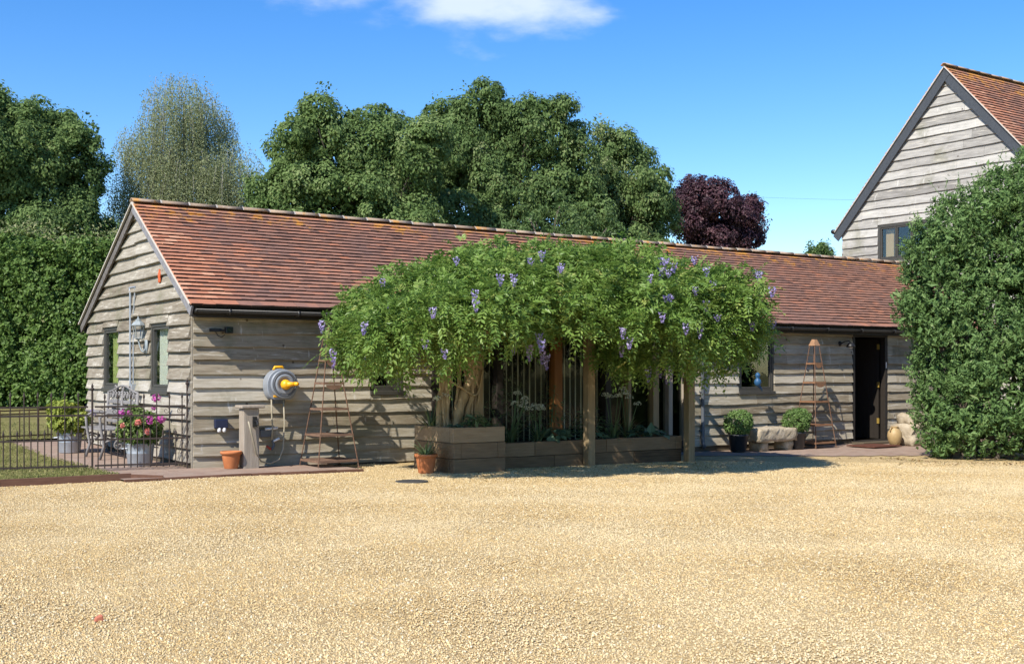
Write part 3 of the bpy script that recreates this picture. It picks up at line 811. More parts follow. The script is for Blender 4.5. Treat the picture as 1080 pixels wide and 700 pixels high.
# glazed screen behind the planting
scr = MB()
scr.box(3.72, 9.02, .0, .09, 2.03, 2.2); scr.box(3.72, 9.02, .0, .10, -.25, .10)
screen = build('glazed_screen', scr, M_dark, barn)
xs_post = [(3.76, M_dark, .10), (4.95, M_dark, .12), (6.10, M_orange, .16), (7.15, M_dark, .12), (7.62, M_post, .07), (8.22, M_post, .13), (8.56, M_greypost, .09), (8.96, M_greypost, .11)]
for x, mt, w in xs_post:
    q = MB(); q.box(x - w / 2, x + w / 2, -.07, .09, .0, 2.1); build('post', q, mt, screen, bevel=.006)
for (a, _, wa), (b, _, wb) in zip(xs_post, xs_post[1:]):
    q = MB(); q.box(a + wa / 2, b - wb / 2, .03, .037, .10, 2.03); build('pane', q, M_glass_screen, screen)
bl = MB(); rg = random.Random(3)
for a, b in ((4.15, 4.85), (5.05, 6.0), (6.22, 7.05)):
    x = a
    while x < b:
        tw = rg.uniform(-.2, .2); bl.add([(x, .095 + tw * .05, .12), (x + .030, .10 + .01, .12), (x + .030, .10 + .01, 2.0), (x, .095 + tw * .05, 2.0)], [(0, 1, 2, 3)]); x += .115
build('vertical_blind', bl, M_blind, screen)


# ---- tall barn on the right
TX, TA, TZ, TE, TEZ = 18.35, 1.25, 8.42, 4.36, 5.0     # gable plane x, ridge y and z, eave half-span line
tall = thing('barn', 'taller boarded barn at right with steep gable and dark bargeboards, rising above the low roof', 'barn', (TX, TA, g(TX)))
SL = (TZ - TEZ) / (TE - TA)
def tall_z(y): return TZ - SL * abs(y - TA) - .06
HW = 3.06
tw_ = [(1.70, 3.20, 4.02, 4.93)]
build('gable_cladding', clad((TX, 0, 0), (0, 1, 0), (-1, 0, 0), TA - HW, TA + HW, .0, 8.4, .222, tw_, 21, roof=tall_z, wav=.014), tmat('silvered_board', [(.05, (.15, .14, .125)), (.4, (.29, .275, .25)), (.95, (.52, .50, .455))], .9, .2, 3.2, .45, (6, .9, 9), .55, .006, 7, extra=wood_extra(1)), tall)
TL = 30.
w = MB(); wall_back(w, 'y', TX + .003, .1, TA - HW, TA + HW, -.4, 4.95, tw_)
w.box(TX + .1, TL, TA - HW, TA - HW + .1, -.4, 4.98); w.box(TX + .1, TL, TA + HW - .1, TA + HW, -.4, 4.98); w.box(TL - .1, TL, TA - HW, TA + HW, -.4, 4.5)
w.add([(TX + .05, TA - HW, 4.95), (TX + .05, TA + HW, 4.95), (TX + .05, TA, 8.2)], [(0, 1, 2)])
w.add([(TL - .05, TA - HW, 4.45), (TL - .05, TA + HW, 4.45), (TL - .05, TA, 8.3)], [(0, 1, 2)]); w.box(TX + 2.2, TX + 2.3, TA - HW + .1, TA + HW - .1, 3.2, 7.0)
build('inner_wall', w, M_inside, tall)
build('side_cladding', clad((TX, TA - HW, 0), (1, 0, 0), (0, -1, 0), 0, TL - TX, .0, 4.45, .222, [], 23), M_board_x, tall)
e1 = (TA - (TE - TA) - .12, TEZ - .12 * SL); e2 = (TE + .12, TEZ - .12 * SL)
def tall_extra_tint(a):
    V, F, T = a; return V, F, T + .02
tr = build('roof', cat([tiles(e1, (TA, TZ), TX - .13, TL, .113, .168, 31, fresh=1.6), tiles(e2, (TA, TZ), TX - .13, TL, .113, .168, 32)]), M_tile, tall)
tr['near_ridge'] = TZ - .1
q = slope_slab(e1, (TA - .01, TZ - .01), TX - .11, TL); s2 = slope_slab(e2, (TA + .01, TZ - .01), TX - .11, TL); q.add(s2.V, s2.F)
build('roof_deck', q, M_dark, tr)
build('ridge', ridge_tiles(TX - .14, TL, TA, TZ + .05, 17), M_ridge, tr, True)
vg = MB(); bb = MB()
for e in (e1, e2):
    vg.beam((TX - .125, e[0], e[1] - .004), (TX - .125, TA, TZ - .004), .03, .022)
    sy = 1 if e is e2 else -1
    bb.beam((TX - .085 - .004 * sy, e[0] - .03 * sy, e[1] - .185 + .03 * SL), (TX - .085 - .004 * sy, TA - .09 * sy, TZ - .185 + .09 * SL), .035, .205, t=.4)
build('verge', vg, bpy.data.materials['pale_verge_mortar'], tr)
build('bargeboard', bb, M_slate, tall)
gq = MB(); gq.tube([(TX - .15, e2[0] + .03, e2[1] + .03), (TL, e2[0] + .03, e2[1] + .03)], .055, 10); build('gutter', gq, M_gutter, tall, True)
f = window(tall, ('y', TX), 1.70, 3.20, 4.02, 4.93, lights=3, sill=False, mat=M_winframe, fr=.07)
cq = MB(); cq.box(TX + .10, TX + .12, 2.82, 3.05, 4.08, 4.86); build('curtain', cq, tmat('tan_curtain', [(.1, (.28, .19, .09)), (.9, (.42, .30, .16))], .9, .1, 8, .4, (1, 9, 1), tint=False), f)


# ------------------------------------------------------------------ things on the walls
# lantern and pipe on the gable
pp = MB(); pp.tube([(-.065, 2.68, .35), (-.065, 2.68, 2.55)], .016, 8); pp.tube([(-.065, 2.52, 1.15), (-.065, 2.52, 1.9)], .010, 6)
for a, b in (((-.05, 2.68, 2.2), (-.05, 2.76, 2.62)), ((-.05, 2.56, 2.2), (-.05, 2.47, 2.62))): pp.tube([a, b], .014, 6)
pp.box(-.10, -.04, 2.46, 2.56, 1.02, 1.14)
pp.tube([(-.05, 2.79, 2.62), (-.05, 2.44, 2.62)], .014, 6)
tag(build('conduit_pipe', pp, M_galv, base=(-.065, 2.68, .35)), 'thin grey conduit pipe running up the gable wall between the two windows', 'pipe')
lan = thing('wall_lantern', 'grey verdigris carriage lantern on a curled bracket on the gable, right of the conduit pipe', 'lantern', (-.04, 2.0, 1.75))
lc = (-.135, 2.02, 1.82)
q = MB(); q.lathe([(.02, -.02), (.055, 0), (.03, .01)], lc, 8); q.lathe([(.10, .19), (.105, .20), (.075, .24), (.04, .265), (.042, .28), (.015, .295), (.010, .33)], lc, 8)
for k in range(4):
    a = R(45 + 90 * k); q.tube([(lc[0] + .05 * math.cos(a), lc[1] + .05 * math.sin(a), lc[2]), (lc[0] + .093 * math.cos(a), lc[1] + .093 * math.sin(a), lc[2] + .19)], .007, 6)
build('lantern_body', q, M_lampgrey, lan)
q = MB(); q.lathe([(.040, .012), (.085, .188)], lc, 4); build('lantern_glass', q, M_glassclear, lan)
q = MB(); pts = [(-.05, 1.90, 1.70)] + [(-.05 - .085 * t / 3.1, 1.90 + .12 * t / 3.1, 1.70 - .12 * math.sin(t) + .10 * t / 3.1) for t in np.linspace(.2, 3.0, 9)] + [lc]
q.tube(pts, .012, 7); q.box(-.062, -.04, 1.85, 1.95, 1.60, 1.80)
build('bracket', q, M_lampgrey, lan, True)
# little terracotta plaque
q = MB(); V = []; n = 22
for k in range(n):
    a = 2 * math.pi * k / n; rr = .10 + .018 * math.sin(5 * a); V.append((0, .62 * rr * math.cos(a), rr * 1.15 * math.sin(a)))
front_v = [(-.060, 1.27 + v[1] * .85, 2.70 + v[2] * .8) for v in V]; back_v = [(-.045, 1.27 + v[1] * .85, 2.70 + v[2] * .8) for v in V]
q.add(front_v + back_v + [(-.075, 1.27, 2.70)], [(k, (k + 1) % n, 2 * n) for k in range(n)] + [((k + 1) % n, k, n + k, n + (k + 1) % n) for k in range(n)])
tag(build('wall_plaque', q, plain('bright_terracotta', (.55, .115, .04), .7, .3), base=(-.05, 1.27, 2.7)), 'small orange terracotta plaque fixed high on the gable under the bargeboard', 'plaque')
# security light
sl = thing('security_light', 'black security floodlight with a looped cable under the eaves near the left corner', 'floodlight', (.38, -.04, 1.9))
q = MB(); q.box(.22, .38, -.075, -.035, 1.875, 1.915); q.tube([(.36, -.06, 1.89), (.42, -.12, 1.89)], .014, 8); q.tube([(.30, -.06, 1.87), (.33, -.07, 1.82), (.38, -.08, 1.80), (.42, -.1, 1.84)], .006, 6); build('bracket', q, M_black, sl)
q = MB(); q.box(.40, .50, -.20, -.12, 1.85, 1.94); build('lamp_head', q, M_black, sl, bevel=.008)
q = MB(); q.box(.41, .49, -.206, -.2005, 1.86, 1.93); build('lens', q, M_glassclear, sl)
# twin socket
so_ = thing('outdoor_socket', 'navy twin outdoor socket box with two white plugs, left of the tap post', 'socket', (.37, -.04, .6))
q = MB(); q.box(.28, .46, -.11, -.036, .56, .68); build('socket_box', q, M_navy, so_, bevel=.01)
for x in (.34, .41):
    q = MB(); q.lathe([(.02, -.02), (.026, 0), (.026, .03), (.012, .05)], (x, -.09, .525), 12); build('plug', q, M_white, so_, True)
# hose reel
hr = thing('hose_reel', 'grey wall mounted hose reel with a yellow hub and crank handle', 'hose reel', (1.22, -.05, 1.15))
def disc(mb, cx, cz, r, y0, y1, flat=None, n=40, taper=.94):
    V = []; 
    for y, s in ((y0, 1), (y0 + (y1 - y0) * .85, 1), (y1, taper)):
        for k in range(n):
            a = 2 * math.pi * k / n; x, z = r * s * math.cos(a), r * s * math.sin(a)
            if flat is not None and z < 0: x = math.copysign(min(abs(x) * 1.0, r * s), x); 
            V.append((cx + x, y, cz + z))
    F = [(i * n + k, i * n + (k + 1) % n, (i + 1) * n + (k + 1) % n, (i + 1) * n + k) for i in range(2) for k in range(n)]
    F += [tuple(range(n)), tuple(2 * n + k for k in range(n - 1, -1, -1))]
    mb.add(V, F)
q = MB(); n = 36; prof = []
for k in range(n):
    a = 2 * math.pi * k / n; x, z = .245 * math.cos(a), .245 * math.sin(a)
    if z < 0: x = .245 * math.copysign(min(1, abs(math.cos(a)) ** .45), math.cos(a)); z = max(z, -.235)
    prof.append((1.20 + x, 1.15 + z))
V = [(x, y, z) for y in (-.05, -.20, -.215) for x, z in [((px - 1.2) * (.96 if y < -.21 else 1) + 1.2, (pz - 1.15) * (.96 if y < -.21 else 1) + 1.15) for px, pz in prof]]
F = [(i * n + k, i * n + (k + 1) % n, (i + 1) * n + (k + 1) % n, (i + 1) * n + k) for i in range(2) for k in range(n)] + [tuple(range(n)), tuple(2 * n + k for k in range(n - 1, -1, -1))]
q.add(V, F); build('casing', q, M_reel, hr)
q = MB(); q.lathe([(.215, 0), (.222, .02), (.222, .04), (.20, .055), (.19, .045), (.165, .045), (.155, .06), (.11, .062), (.10, .05)], (1.22, -.2155, 1.155), 40, axis='-y'); build('drum_cover', q, M_reel, hr, True)
q = MB(); q.lathe([(.19, .0), (.19, .012), (.168, .012), (.168, .0)], (1.22, -.262, 1.155), 40, axis='-y'); build('drum_groove', q, M_reeldark, hr, True)
q = MB(); q.lathe([(.075, 0), (.08, .02), (.07, .06), (.04, .085), (.01, .09)], (1.22, -.27, 1.15), 24, axis='-y')
q.tube([(1.22, -.33, 1.15), (1.30, -.345, 1.155), (1.345, -.35, 1.16)], [.05, .034, .032], 12); q.tube([(1.345, -.33, 1.16), (1.345, -.44, 1.16)], [.034, .028], 12)
build('crank', q, M_yellow, hr, True)
q = MB(); q.tube([(1.10, -.12, 1.375), (1.12, -.12, 1.42), (1.24, -.12, 1.425), (1.27, -.12, 1.37)], .022, 10); build('carry_handle', q, M_yellow, hr, True)
q = MB(); q.box(1.05, 1.12, -.235, -.217, .955, .985); build('hose_guide', q, M_yellow, hr, bevel=.005)
q = MB(); q.box(1.12, 1.30, -.10, -.036, .85, .93); q.box(1.17, 1.25, -.05, -.036, .95, 1.4); build('wall_bracket', q, M_reeldark, hr)
hose = MB()
hose.tube([(1.06, -.17, .95), (1.06, -.18, .75), (1.07, -.19, .55), (1.06, -.18, .38)], .011, 8)
hose.tube([(1.24, -.17, .93), (1.245, -.19, .6), (1.22, -.2, .25), (1.14, -.24, .11), (1.0, -.26, .06), (.86, -.3, .10), (.74, -.41, .22), (.66, -.43, .52), (.62, -.44, .66)], .011, 8)
tag(build('garden_hose', hose, M_hose, smooth=True, base=(1.1, -.2, .1)), 'pale hose hanging in a loop from the reel to the tap post', 'hose')
hr.scale = (.9, 1, .9)
tp = thing('tap_post', 'weathered oak post with flat cap beside terracotta pot, holding a hose', 'post', (.67, -.28, g(.67)))
q = MB(); q.box(.575, .80, -.38, -.20, -.03, .83); build('post', q, M_greypost, tp, bevel=.012)
q = MB(); q.box(.535, .87, -.42, -.15, .832, .875); build('cap', q, M_greypost, tp, bevel=.012)
q = MB(); q.box(.70, .755, -.41, -.381, .58, .72); q.tube([(.73, -.40, .66), (.73, -.47, .66), (.73, -.49, .61)], .014, 8); build('tap', q, M_black, tp)
tb = thing('tap_bracket', 'dark tap bracket with white fittings on the boards under the hose reel', 'tap', (1.08, -.05, .5))
q = MB(); q.box(.92, 1.10, -.13, -.036, .42, .52); q.tube([(1.1, -.1, .38), (1.12, -.12, .30), (1.08, -.13, .24)], .02, 8); build('bracket', q, M_reeldark, tb, bevel=.008)
q = MB(); q.tube([(.98, -.14, .53), (1.16, -.15, .545)], .018, 8); build('nozzle', q, M_white, tb, True)
q = MB(); q.tube([(1.1, -.15, .36), (1.18, -.17, .40)], .016, 8); build('nozzle', q, M_white, tb, True)
q = MB(); q.tube([(1.0, -.14, .30), (1.06, -.15, .25)], .016, 8); build('red_fitting', q, plain('red_plastic', (.38, .05, .03), .5, .4), tb, True)
# coach lamp by the door
wl_ = thing('wall_lamp', 'small black swan neck lamp on the boards beside the dark doorway', 'lamp', (13.2, -.05, 1.85))
q = MB(); q.lathe([(.05, 0), (.05, .02), (.02, .03)], (13.05, -.036, 1.88), 14, axis='-y'); q.tube([(13.05, -.06, 1.88), (13.06, -.16, 1.92), (13.14, -.2, 1.93), (13.18, -.2, 1.9)], .012, 8); build('arm', q, M_black, wl_, True)
q = MB(); q.lathe([(.02, .06), (.05, .05), (.085, .0), (.09, -.03)], (13.19, -.2, 1.84), 18); build('lamp_shade', q, M_black, wl_, True)
q = MB(); q.lathe([(.005, -.06), (.035, -.05), (.04, -.02), (.03, 0)], (13.19, -.2, 1.84), 14); build('bulb', q, M_white, wl_, True)
# rusty butterfly on boards
q = MB()
for sx in (-1, 1):
    out = [(.0, -.11), (.05, -.15), (.10, -.12), (.09, -.04), (.14, .02), (.15, .12), (.09, .16), (.03, .08), (0, .05)]
    V = [(9.74 + sx * a, -.06 - .07 * a / .15, 1.66 + b) for a, b in out]; V2 = [(x, y + .006, z) for x, y, z in V]; n = len(out)
    q.add(V + V2, [tuple(range(n)), tuple(range(2 * n - 1, n - 1, -1))] + [(k, (k + 1) % n, n + (k + 1) % n, n + k) for k in range(n)])
q.tube([(9.74, -.065, 1.52), (9.74, -.07, 1.75)], .018, 8)
tag(build('butterfly_ornament', q, plain('rusty_orange_metal', (.36, .12, .03), .7, .3, .2, .4), base=(9.74, -.06, 1.66)), 'rusty orange metal butterfly fixed to the boards beside the grey downpipe', 'ornament')
# blue glass ornament hung by the window
bo = thing('hanging_ornament', 'blue glazed bird ornament hanging on a cord in front of the dark window', 'ornament', (10.5, -.3, 1.2))
q = MB(); q.lathe([(.01, -.15), (.06, -.12), (.085, -.05), (.07, .01), (.035, .05), (.055, .09), (.06, .13), (.03, .17), (.005, .18)], (10.5, -.28, 1.16), 18)
q.tube([(10.5, -.28, 1.06), (10.60, -.29, .97), (10.64, -.29, .90)], [.04, .022, .006], 8); q.tube([(10.52, -.30, 1.27), (10.43, -.33, 1.26)], [.02, .004], 8)
build('body', q, M_blue, bo, True)
q = MB(); q.tube([(10.5, -.28, 1.34), (10.5, -.28, 2.05)], .004, 6); build('cord', q, M_black, bo); bo.scale = (.8, .8, .8)


# ------------------------------------------------------------------ pots, obelisks, trough
def pot_profile(r, h, rim=.04):
    return [(r * .62, 0), (r * .66, .01), (r * .88, h - rim * 1.1), (r * .885, h - rim), (r, h - rim), (r * 1.02, h - rim * .3), (r, h), (r * .88, h), (r * .84, h - .05), (r * .80, h - .09)]
ep = thing('flower_pot', 'empty terracotta flower pot standing on the paving against the tap post', 'flower pot', (.43, -.30, g(.43) + .028))
q = MB(); q.lathe(pot_profile(.142, .235), (.43, -.30, g(.43) + .028), 36); build('pot', q, M_terra, ep, True)
q = MB(); q.lathe([(.115, .0), (.112, .008)], (.43, -.30, g(.43) + .17), 20); build('soil', q, M_soil, ep)

def spiky(mb, c, n, L, rng, w=.016, spread=1., curve=.9):
    for k in range(n):
        a = rng.uniform(0, 6.283); el = rng.uniform(.45, 1.45); l = L * rng.uniform(.6, 1.1); V = []; F = []
        d = Vector((math.cos(a), math.sin(a), 0)); s = Vector((-math.sin(a), math.cos(a), 0)); p = Vector(c) + d * rng.uniform(0, .04)
        for j in range(6):
            t = j / 5; e = el - curve * t; ww = w * (1 - t ** 2 * .95) * .5
            V += [p + s * ww, p - s * ww]; p = p + (d * math.cos(e) * spread + Vector((0, 0, math.sin(e)))) * l / 5
        for j in range(5): F.append((2 * j, 2 * j + 1, 2 * j + 3, 2 * j + 2))
        mb.add(V, F, rng.uniform(.25, .8))
pz = g(2.52)
pp_ = thing('potted_plant', 'spiky blue green plant in a terracotta pot on gravel beside the tall sleeper planter', 'potted plant', (2.56, -1.86, pz))
q = MB(); q.lathe(pot_profile(.155, .26), (2.56, -1.86, pz), 36); build('pot', q, M_terra, pp_, True)
q = MB(); q.lathe([(.13, 0), (.125, .008)], (2.56, -1.86, pz + .19), 20); build('soil', q, M_soil, pp_)
q = MB(); spiky(q, (2.56, -1.86, pz + .2), 70, .36, random.Random(4), .017); build('foliage', q, M_l_strap, pp_)

def box_ball(label, x, y, seed):
    z = g(x) + .024; t = thing('potted_shrub', label, 'potted shrub', (x, y, z), 'clipped box balls in black pots')
    rng = np.random.default_rng(seed)
    q = MB(); q.lathe([(.13, 0), (.14, .01), (.175, .27), (.185, .275), (.185, .31), (.165, .31), (.155, .26)], (x, y, z), 30); build('pot', q, M_blackpot, t, True)
    P, N = lobes_points([(x, y, z + .50, .25, .25, .235), (x + .05, y - .05, z + .55, .19, .19, .19)], .035, rng)
    V, F, T = clumps(P, N, 9, .05, .032, rng, .6, flat=.7, up=.3, rnd=.7)
    build('foliage', (V, F, T), M_l_box, t)
    q = MB(); q.tube([(x, y, z + .2), (x + .01, y, z + .45)], .02, 7)
    for k in range(8):
        a = k * .8; q.tube([(x, y, z + .35), (x + .17 * math.cos(a), y + .17 * math.sin(a), z + .52)], [.012, .004], 5)
    q.lathe([(.155, 0), (.15, .01)], (x, y, z + .25), 18); build('stem', q, M_bark, t)
box_ball('clipped box ball in a black pot left of the stone trough', 9.80, -.48, 1)
box_ball('clipped box ball in a black pot between stone trough and rusty obelisk', 11.27, -.52, 2)
def rough_block(mb, x0, x1, y0, y1, z0, z1, n, seed, amp):
    rng = np.random.default_rng(seed); nx, ny, nz = n; idx = {}; V = []; F = []
    def vid(i, j, k):
        if (i, j, k) not in idx:
            p = np.array([x0 + (x1 - x0) * i / nx, y0 + (y1 - y0) * j / ny, z0 + (z1 - z0) * k / nz]) + rng.normal(size=3) * amp
            c = (np.array([x0 + x1, y0 + y1, z0 + z1])) / 2
            ed = (i in (0, nx)) + (j in (0, ny)) + (k in (0, nz)); p = p + (c - p) * (.035 if ed > 1 else 0) * np.array([.5, .8, 1])
            idx[(i, j, k)] = len(V); V.append(p)
        return idx[(i, j, k)]
    for i in range(nx):
        for j in range(ny):
            F += [(vid(i, j, 0), vid(i, j + 1, 0), vid(i + 1, j + 1, 0), vid(i + 1, j, 0)), (vid(i, j, nz), vid(i + 1, j, nz), vid(i + 1, j + 1, nz), vid(i, j + 1, nz))]
    for i in range(nx):
        for k in range(nz):
            F += [(vid(i, 0, k), vid(i + 1, 0, k), vid(i + 1, 0, k + 1), vid(i, 0, k + 1)), (vid(i, ny, k), vid(i, ny, k + 1), vid(i + 1, ny, k + 1), vid(i + 1, ny, k))]
    for j in range(ny):
        for k in range(nz):
            F += [(vid(0, j, k), vid(0, j, k + 1), vid(0, j + 1, k + 1), vid(0, j + 1, k)), (vid(nx, j, k), vid(nx, j + 1, k), vid(nx, j + 1, k + 1), vid(nx, j, k + 1))]
    mb.add(V, F)
tz = g(10.6) + .024
tro = thing('stone_trough', 'rough limestone trough raised on two stone blocks under the dark window', 'stone trough', (10.7, -.45, tz))
q = MB(); rough_block(q, 10.12, 11.14, -.68, -.22, tz + .16, tz + .40, (12, 6, 4), 3, .012); b = build('slab', q, M_limestone, tro, True)
for x in (10.28, 10.92):
    q = MB(); rough_block(q, x, x + .18, -.60, -.28, tz - .01, tz + .165, (3, 4, 3), int(x * 10), .010); build('leg', q, M_limestone, tro, True)
# urn, boulder, mat
uz = g(13.5) + .024
US = .76; q = MB(); q.lathe([(a * US, b * US) for a, b in [(.10, 0), (.115, .01), (.16, .12), (.185, .24), (.17, .34), (.12, .41), (.085, .44), (.095, .465), (.11, .48), (.09, .485), (.07, .44), (.05, .40)]], (13.5, -1.0, uz), 32)
ur = thing('urn', 'small tan salt glazed jar standing right of the doormat', 'urn', (13.5, -1.0, uz)); build('body', q, M_urn, ur, True)
for sx in (-1, 1):
    q = MB(); q.tube([(13.5 + sx * .068, -1.0, uz + .345), (13.5 + sx * .13, -1.0, uz + .335), (13.5 + sx * .128, -1.0, uz + .265)], .012, 8); build('handle', q, M_urn, ur, True)
q = MB(); rough_block(q, 13.72, 14.35, -1.25, -.75, uz - .02, uz + .40, (6, 5, 5), 8, .022); rough_block(q, 13.85, 14.3, -1.15, -.8, uz + .38, uz + .60, (5, 4, 3), 9, .02)
tag(build('boulder', q, M_limestone, smooth=True, base=(14.0, -1, uz)), 'pale limestone rockery stone half hidden by the tall hedge, right of the jar', 'stone')
q = MB(); q.box(12.55, 13.35, -1.28, -.62, uz + .002, uz + .026)
tag(build('doormat', q, M_mat, base=(12.9, -.95, uz), bevel=.006), 'dark red brown doormat lying on paving before the doorway', 'doormat')

def obelisk(label, x, y, h, base, capped, shelves, seed, wood):
    z = g(x) + (.024 if x > 8 else .01); t = thing('plant_obelisk', label, 'obelisk', (x, y, z), 'rusty obelisk stands against the barn')
    hb, ht = base / 2, .055
    for sx in (-1, 1):
        for sy in (-1, 1):
            q = MB(); q.tube([(x + sx * hb, y + sy * hb, z), (x + sx * ht, y + sy * ht, z + h)], .009, 8); q.lathe([(.02, 0), (.022, .012), (.012, .02)], (x + sx * hb, y + sy * hb, z), 8)
            build('leg', q, M_rust, t)
    rg = random.Random(seed)
    for zz in shelves:
        r = hb + (ht - hb) * zz / h + .006; q = MB()
        for a, b in (((-r, -r), (r, -r)), ((r, -r), (r, r)), ((r, r), (-r, r)), ((-r, r), (-r, -r))):
            q.beam((x + a[0], y + a[1], z + zz), (x + b[0], y + b[1], z + zz), .012, .03)
        n = max(3, int(2 * r / .075))
        for k in range(n):
            yy = y - r + 2 * r * (k + .5) / n; q.box(x - r, x + r, yy - r / n * .86, yy + r / n * .86, z + zz - .012 + rg.uniform(-.003, .003), z + zz + .008, rg.uniform(.3, .7))
        if zz > h * .45:
            V = []; m = 10                                    # half moon apron below the upper shelves
            for k in range(m + 1):
                a = math.pi * k / m; V += [(x - r * .8 * math.cos(a), y - r - .004, z + zz - .02), (x - r * .8 * math.cos(a), y - r - .004, z + zz - .02 - .07 * math.sin(a))]
            q.add(V, [(2 * k, 2 * k + 1, 2 * k + 3, 2 * k + 2) for k in range(m)])
        build('shelf', q, wood, t)
    q = MB()
    if capped: q.add([(x + a * r, y + b * r, z + zz) for zz, r in ((h - .05, .078), (h + .07, .034)) for a, b in ((-1, -1), (1, -1), (1, 1), (-1, 1))], [(3, 2, 1, 0), (4, 5, 6, 7), (0, 1, 5, 4), (1, 2, 6, 5), (2, 3, 7, 6), (3, 0, 4, 7)])
    else: q.lathe([(.05, h - .02), (.055, h + .01), (.02, h + .05), (.03, h + .09), (.004, h + .13)], (x, y, z), 10)
    build('cap', q, M_rustwood if capped else M_rust, t)
M_shelfbrown = tmat('rust_brown_shelf', [(.1, (.08, .048, .034)), (.5, (.17, .105, .072)), (.9, (.27, .17, .115))], .85, .2, 14, .35, bump=.3, bdist=.003)
M_shelforange = tmat('rust_orange_shelf', [(.1, (.12, .06, .035)), (.5, (.22, .115, .062)), (.9, (.33, .18, .10))], .8, .2, 14, .35, bump=.3, bdist=.003)
obelisk('rusty iron obelisk stand with brown shelves, under the left end of the wisteria', 1.81, -.44, 1.85, .62, False, (.10, .46, .82, 1.18, 1.5), 1, M_shelfbrown)
obelisk('rusty obelisk stand with a wooden cap beside the dark open doorway', 11.9, -.40, 1.97, .57, True, (.09, .42, .86, 1.22, 1.58), 2, M_shelforange)

# manhole cover
q = MB(); q.lathe([(.20, .0), (.20, .012), (.185, .014), (.183, .009), (.03, .009), (.02, .013)], (1.76, -2.90, g(1.76)), 36)
for k in range(-4, 5):
    w_ = math.sqrt(max(0, .17 ** 2 - (k * .038) ** 2)); q.box(1.76 - w_, 1.76 + w_, -2.9 + k * .038 - .008, -2.9 + k * .038 + .008, g(1.76) + .0085, g(1.76) + .0125)
tag(build('manhole_cover', q, M_iron2, base=(1.76, -2.9, g(1.76))), 'round dark iron cover set in gravel in front of the potted spiky plant', 'manhole cover')
q = MB(); q.add([(-3.565 + a * .024 * (1 - .25 * c), -8.99 + b * .018 * (1 + .2 * a), (.03 * c + .006 * a * c)) for a in (-1, 1) for b in (-1, 1) for c in (0, 1)], [(0, 1, 3, 2), (4, 6, 7, 5), (0, 4, 5, 1), (2, 3, 7, 6), (0, 2, 6, 4), (1, 5, 7, 3)])
tag(build('brick_fragment', q, plain('red_brick', (.40, .14, .085), .9, .2), base=(-3.56, -9, 0), bevel=.006), 'small red brick fragment lying alone on the gravel', 'brick')

# ------------------------------------------------------------------ sleeper planters, pergola, wisteria
def sleepers(name, label, x0, x1, y0, y1, ztop, n, seed, zb, grad):
    rg = random.Random(seed); t = thing(name, label, 'planter', ((x0 + x1) / 2, y0, zb)); h = (ztop - zb) / n; th = .12; m = MB()
    for i in range(n):
        z0 = zb + i * h + .004; z1 = zb + (i + 1) * h; tt = grad[i]
        cut = [x0 + (th if i % 2 else 0)]; x = x0 + rg.uniform(.7, 1.4)
        while x < x1 - .6: cut.append(x); x += rg.uniform(1.0, 1.7)
        cut.append(x1 - (th if i % 2 else 0))
        jy = rg.uniform(-.008, .008)
        for a, b in zip(cut, cut[1:]): m.box(a + .003, b - .003, y0 + jy, y0 + th, z0, z1, tt + rg.uniform(-.12, .12))
        for xx in (x0, x1 - th): m.box(xx + rg.uniform(-.006, .006), xx + th, y0 + (0 if i % 2 else th + .003) - (jy if i % 2 else 0), y1, z0, z1, tt + rg.uniform(-.12, .12))
    build('sleeper', m, M_sleeper, t, bevel=.010)
    s = MB(); s.box(x0 + th, x1 - th, y0 + th, y1, zb, ztop - .05); build('soil', s, M_soil, t)
    return t
sleepers('sleeper_planter', 'tall square planter of stacked oak sleepers around the wisteria trunk', 2.86, 3.70, -2.08, -1.0, .575, 3, 4, g(3.2) - .02, (.40, .52, .66))
sleepers('sleeper_planter', 'long low planter of oak sleepers below the glazed wall', 3.72, 7.36, -1.66, -.7, .31, 2, 5, g(5.5) - .03, (.22, .52))
pg = thing('pergola', 'oak post pergola standing over the planters and carrying the wisteria', 'pergola', (5.2, -1.75, g(5)))
for (x, y, w_, mt) in ((5.40, -1.78, .13, M_post), (7.36, -1.83, .13, M_post), (3.62, -1.45, .15, M_post)):
    q = MB(); q.box(x - w_ / 2, x + w_ / 2, y - w_ / 2, y + w_ / 2, g(x) - .05, 2.12, .5); build('post', q, mt, pg, bevel=.008)
q = MB(); q.beam((2.5, -1.79, 2.18), (8.1, -1.79, 2.18), .07, .14); build('beam', q, M_post, pg)
for k in range(8):
    q = MB(); q.beam((2.6 + k * .75, -2.5, 2.29), (2.6 + k * .75, -.40, 2.31), .05, .10); build('rafter', q, M_post, pg)

wis = thing('wisteria', 'old wisteria with twisted pale trunks and a broad drooping leafy canopy with mauve flowers', 'wisteria', (3.3, -1.5, .5))
q = MB(); rg = random.Random(12)
def stem(pts, r0, r1, n=9):
    P = [Vector(p) for p in pts]; out = []
    for i in range(len(P) - 1):
        p0, p1, p2, p3 = P[max(i - 1, 0)], P[i], P[i + 1], P[min(i + 2, len(P) - 1)]
        for t in np.linspace(0, 1, 6, endpoint=False):
            out.append(.5 * ((2 * p1) + (-p0 + p2) * t + (2 * p0 - 5 * p1 + 4 * p2 - p3) * t * t + (-p0 + 3 * p1 - 3 * p2 + p3) * t ** 3))
    out.append(P[-1]); rs = [(r0 + (r1 - r0) * i / (len(out) - 1)) * (1 + .13 * math.sin(i * 1.3) + rg.uniform(-.06, .06)) for i in range(len(out))]
    q.tube(out, rs, n)
stem([(3.12, -1.50, .5), (3.06, -1.5, .85), (3.10, -1.52, 1.2), (3.14, -1.5, 1.6), (3.0, -1.6, 2.05), (2.5, -1.7, 2.3)], .075, .04)
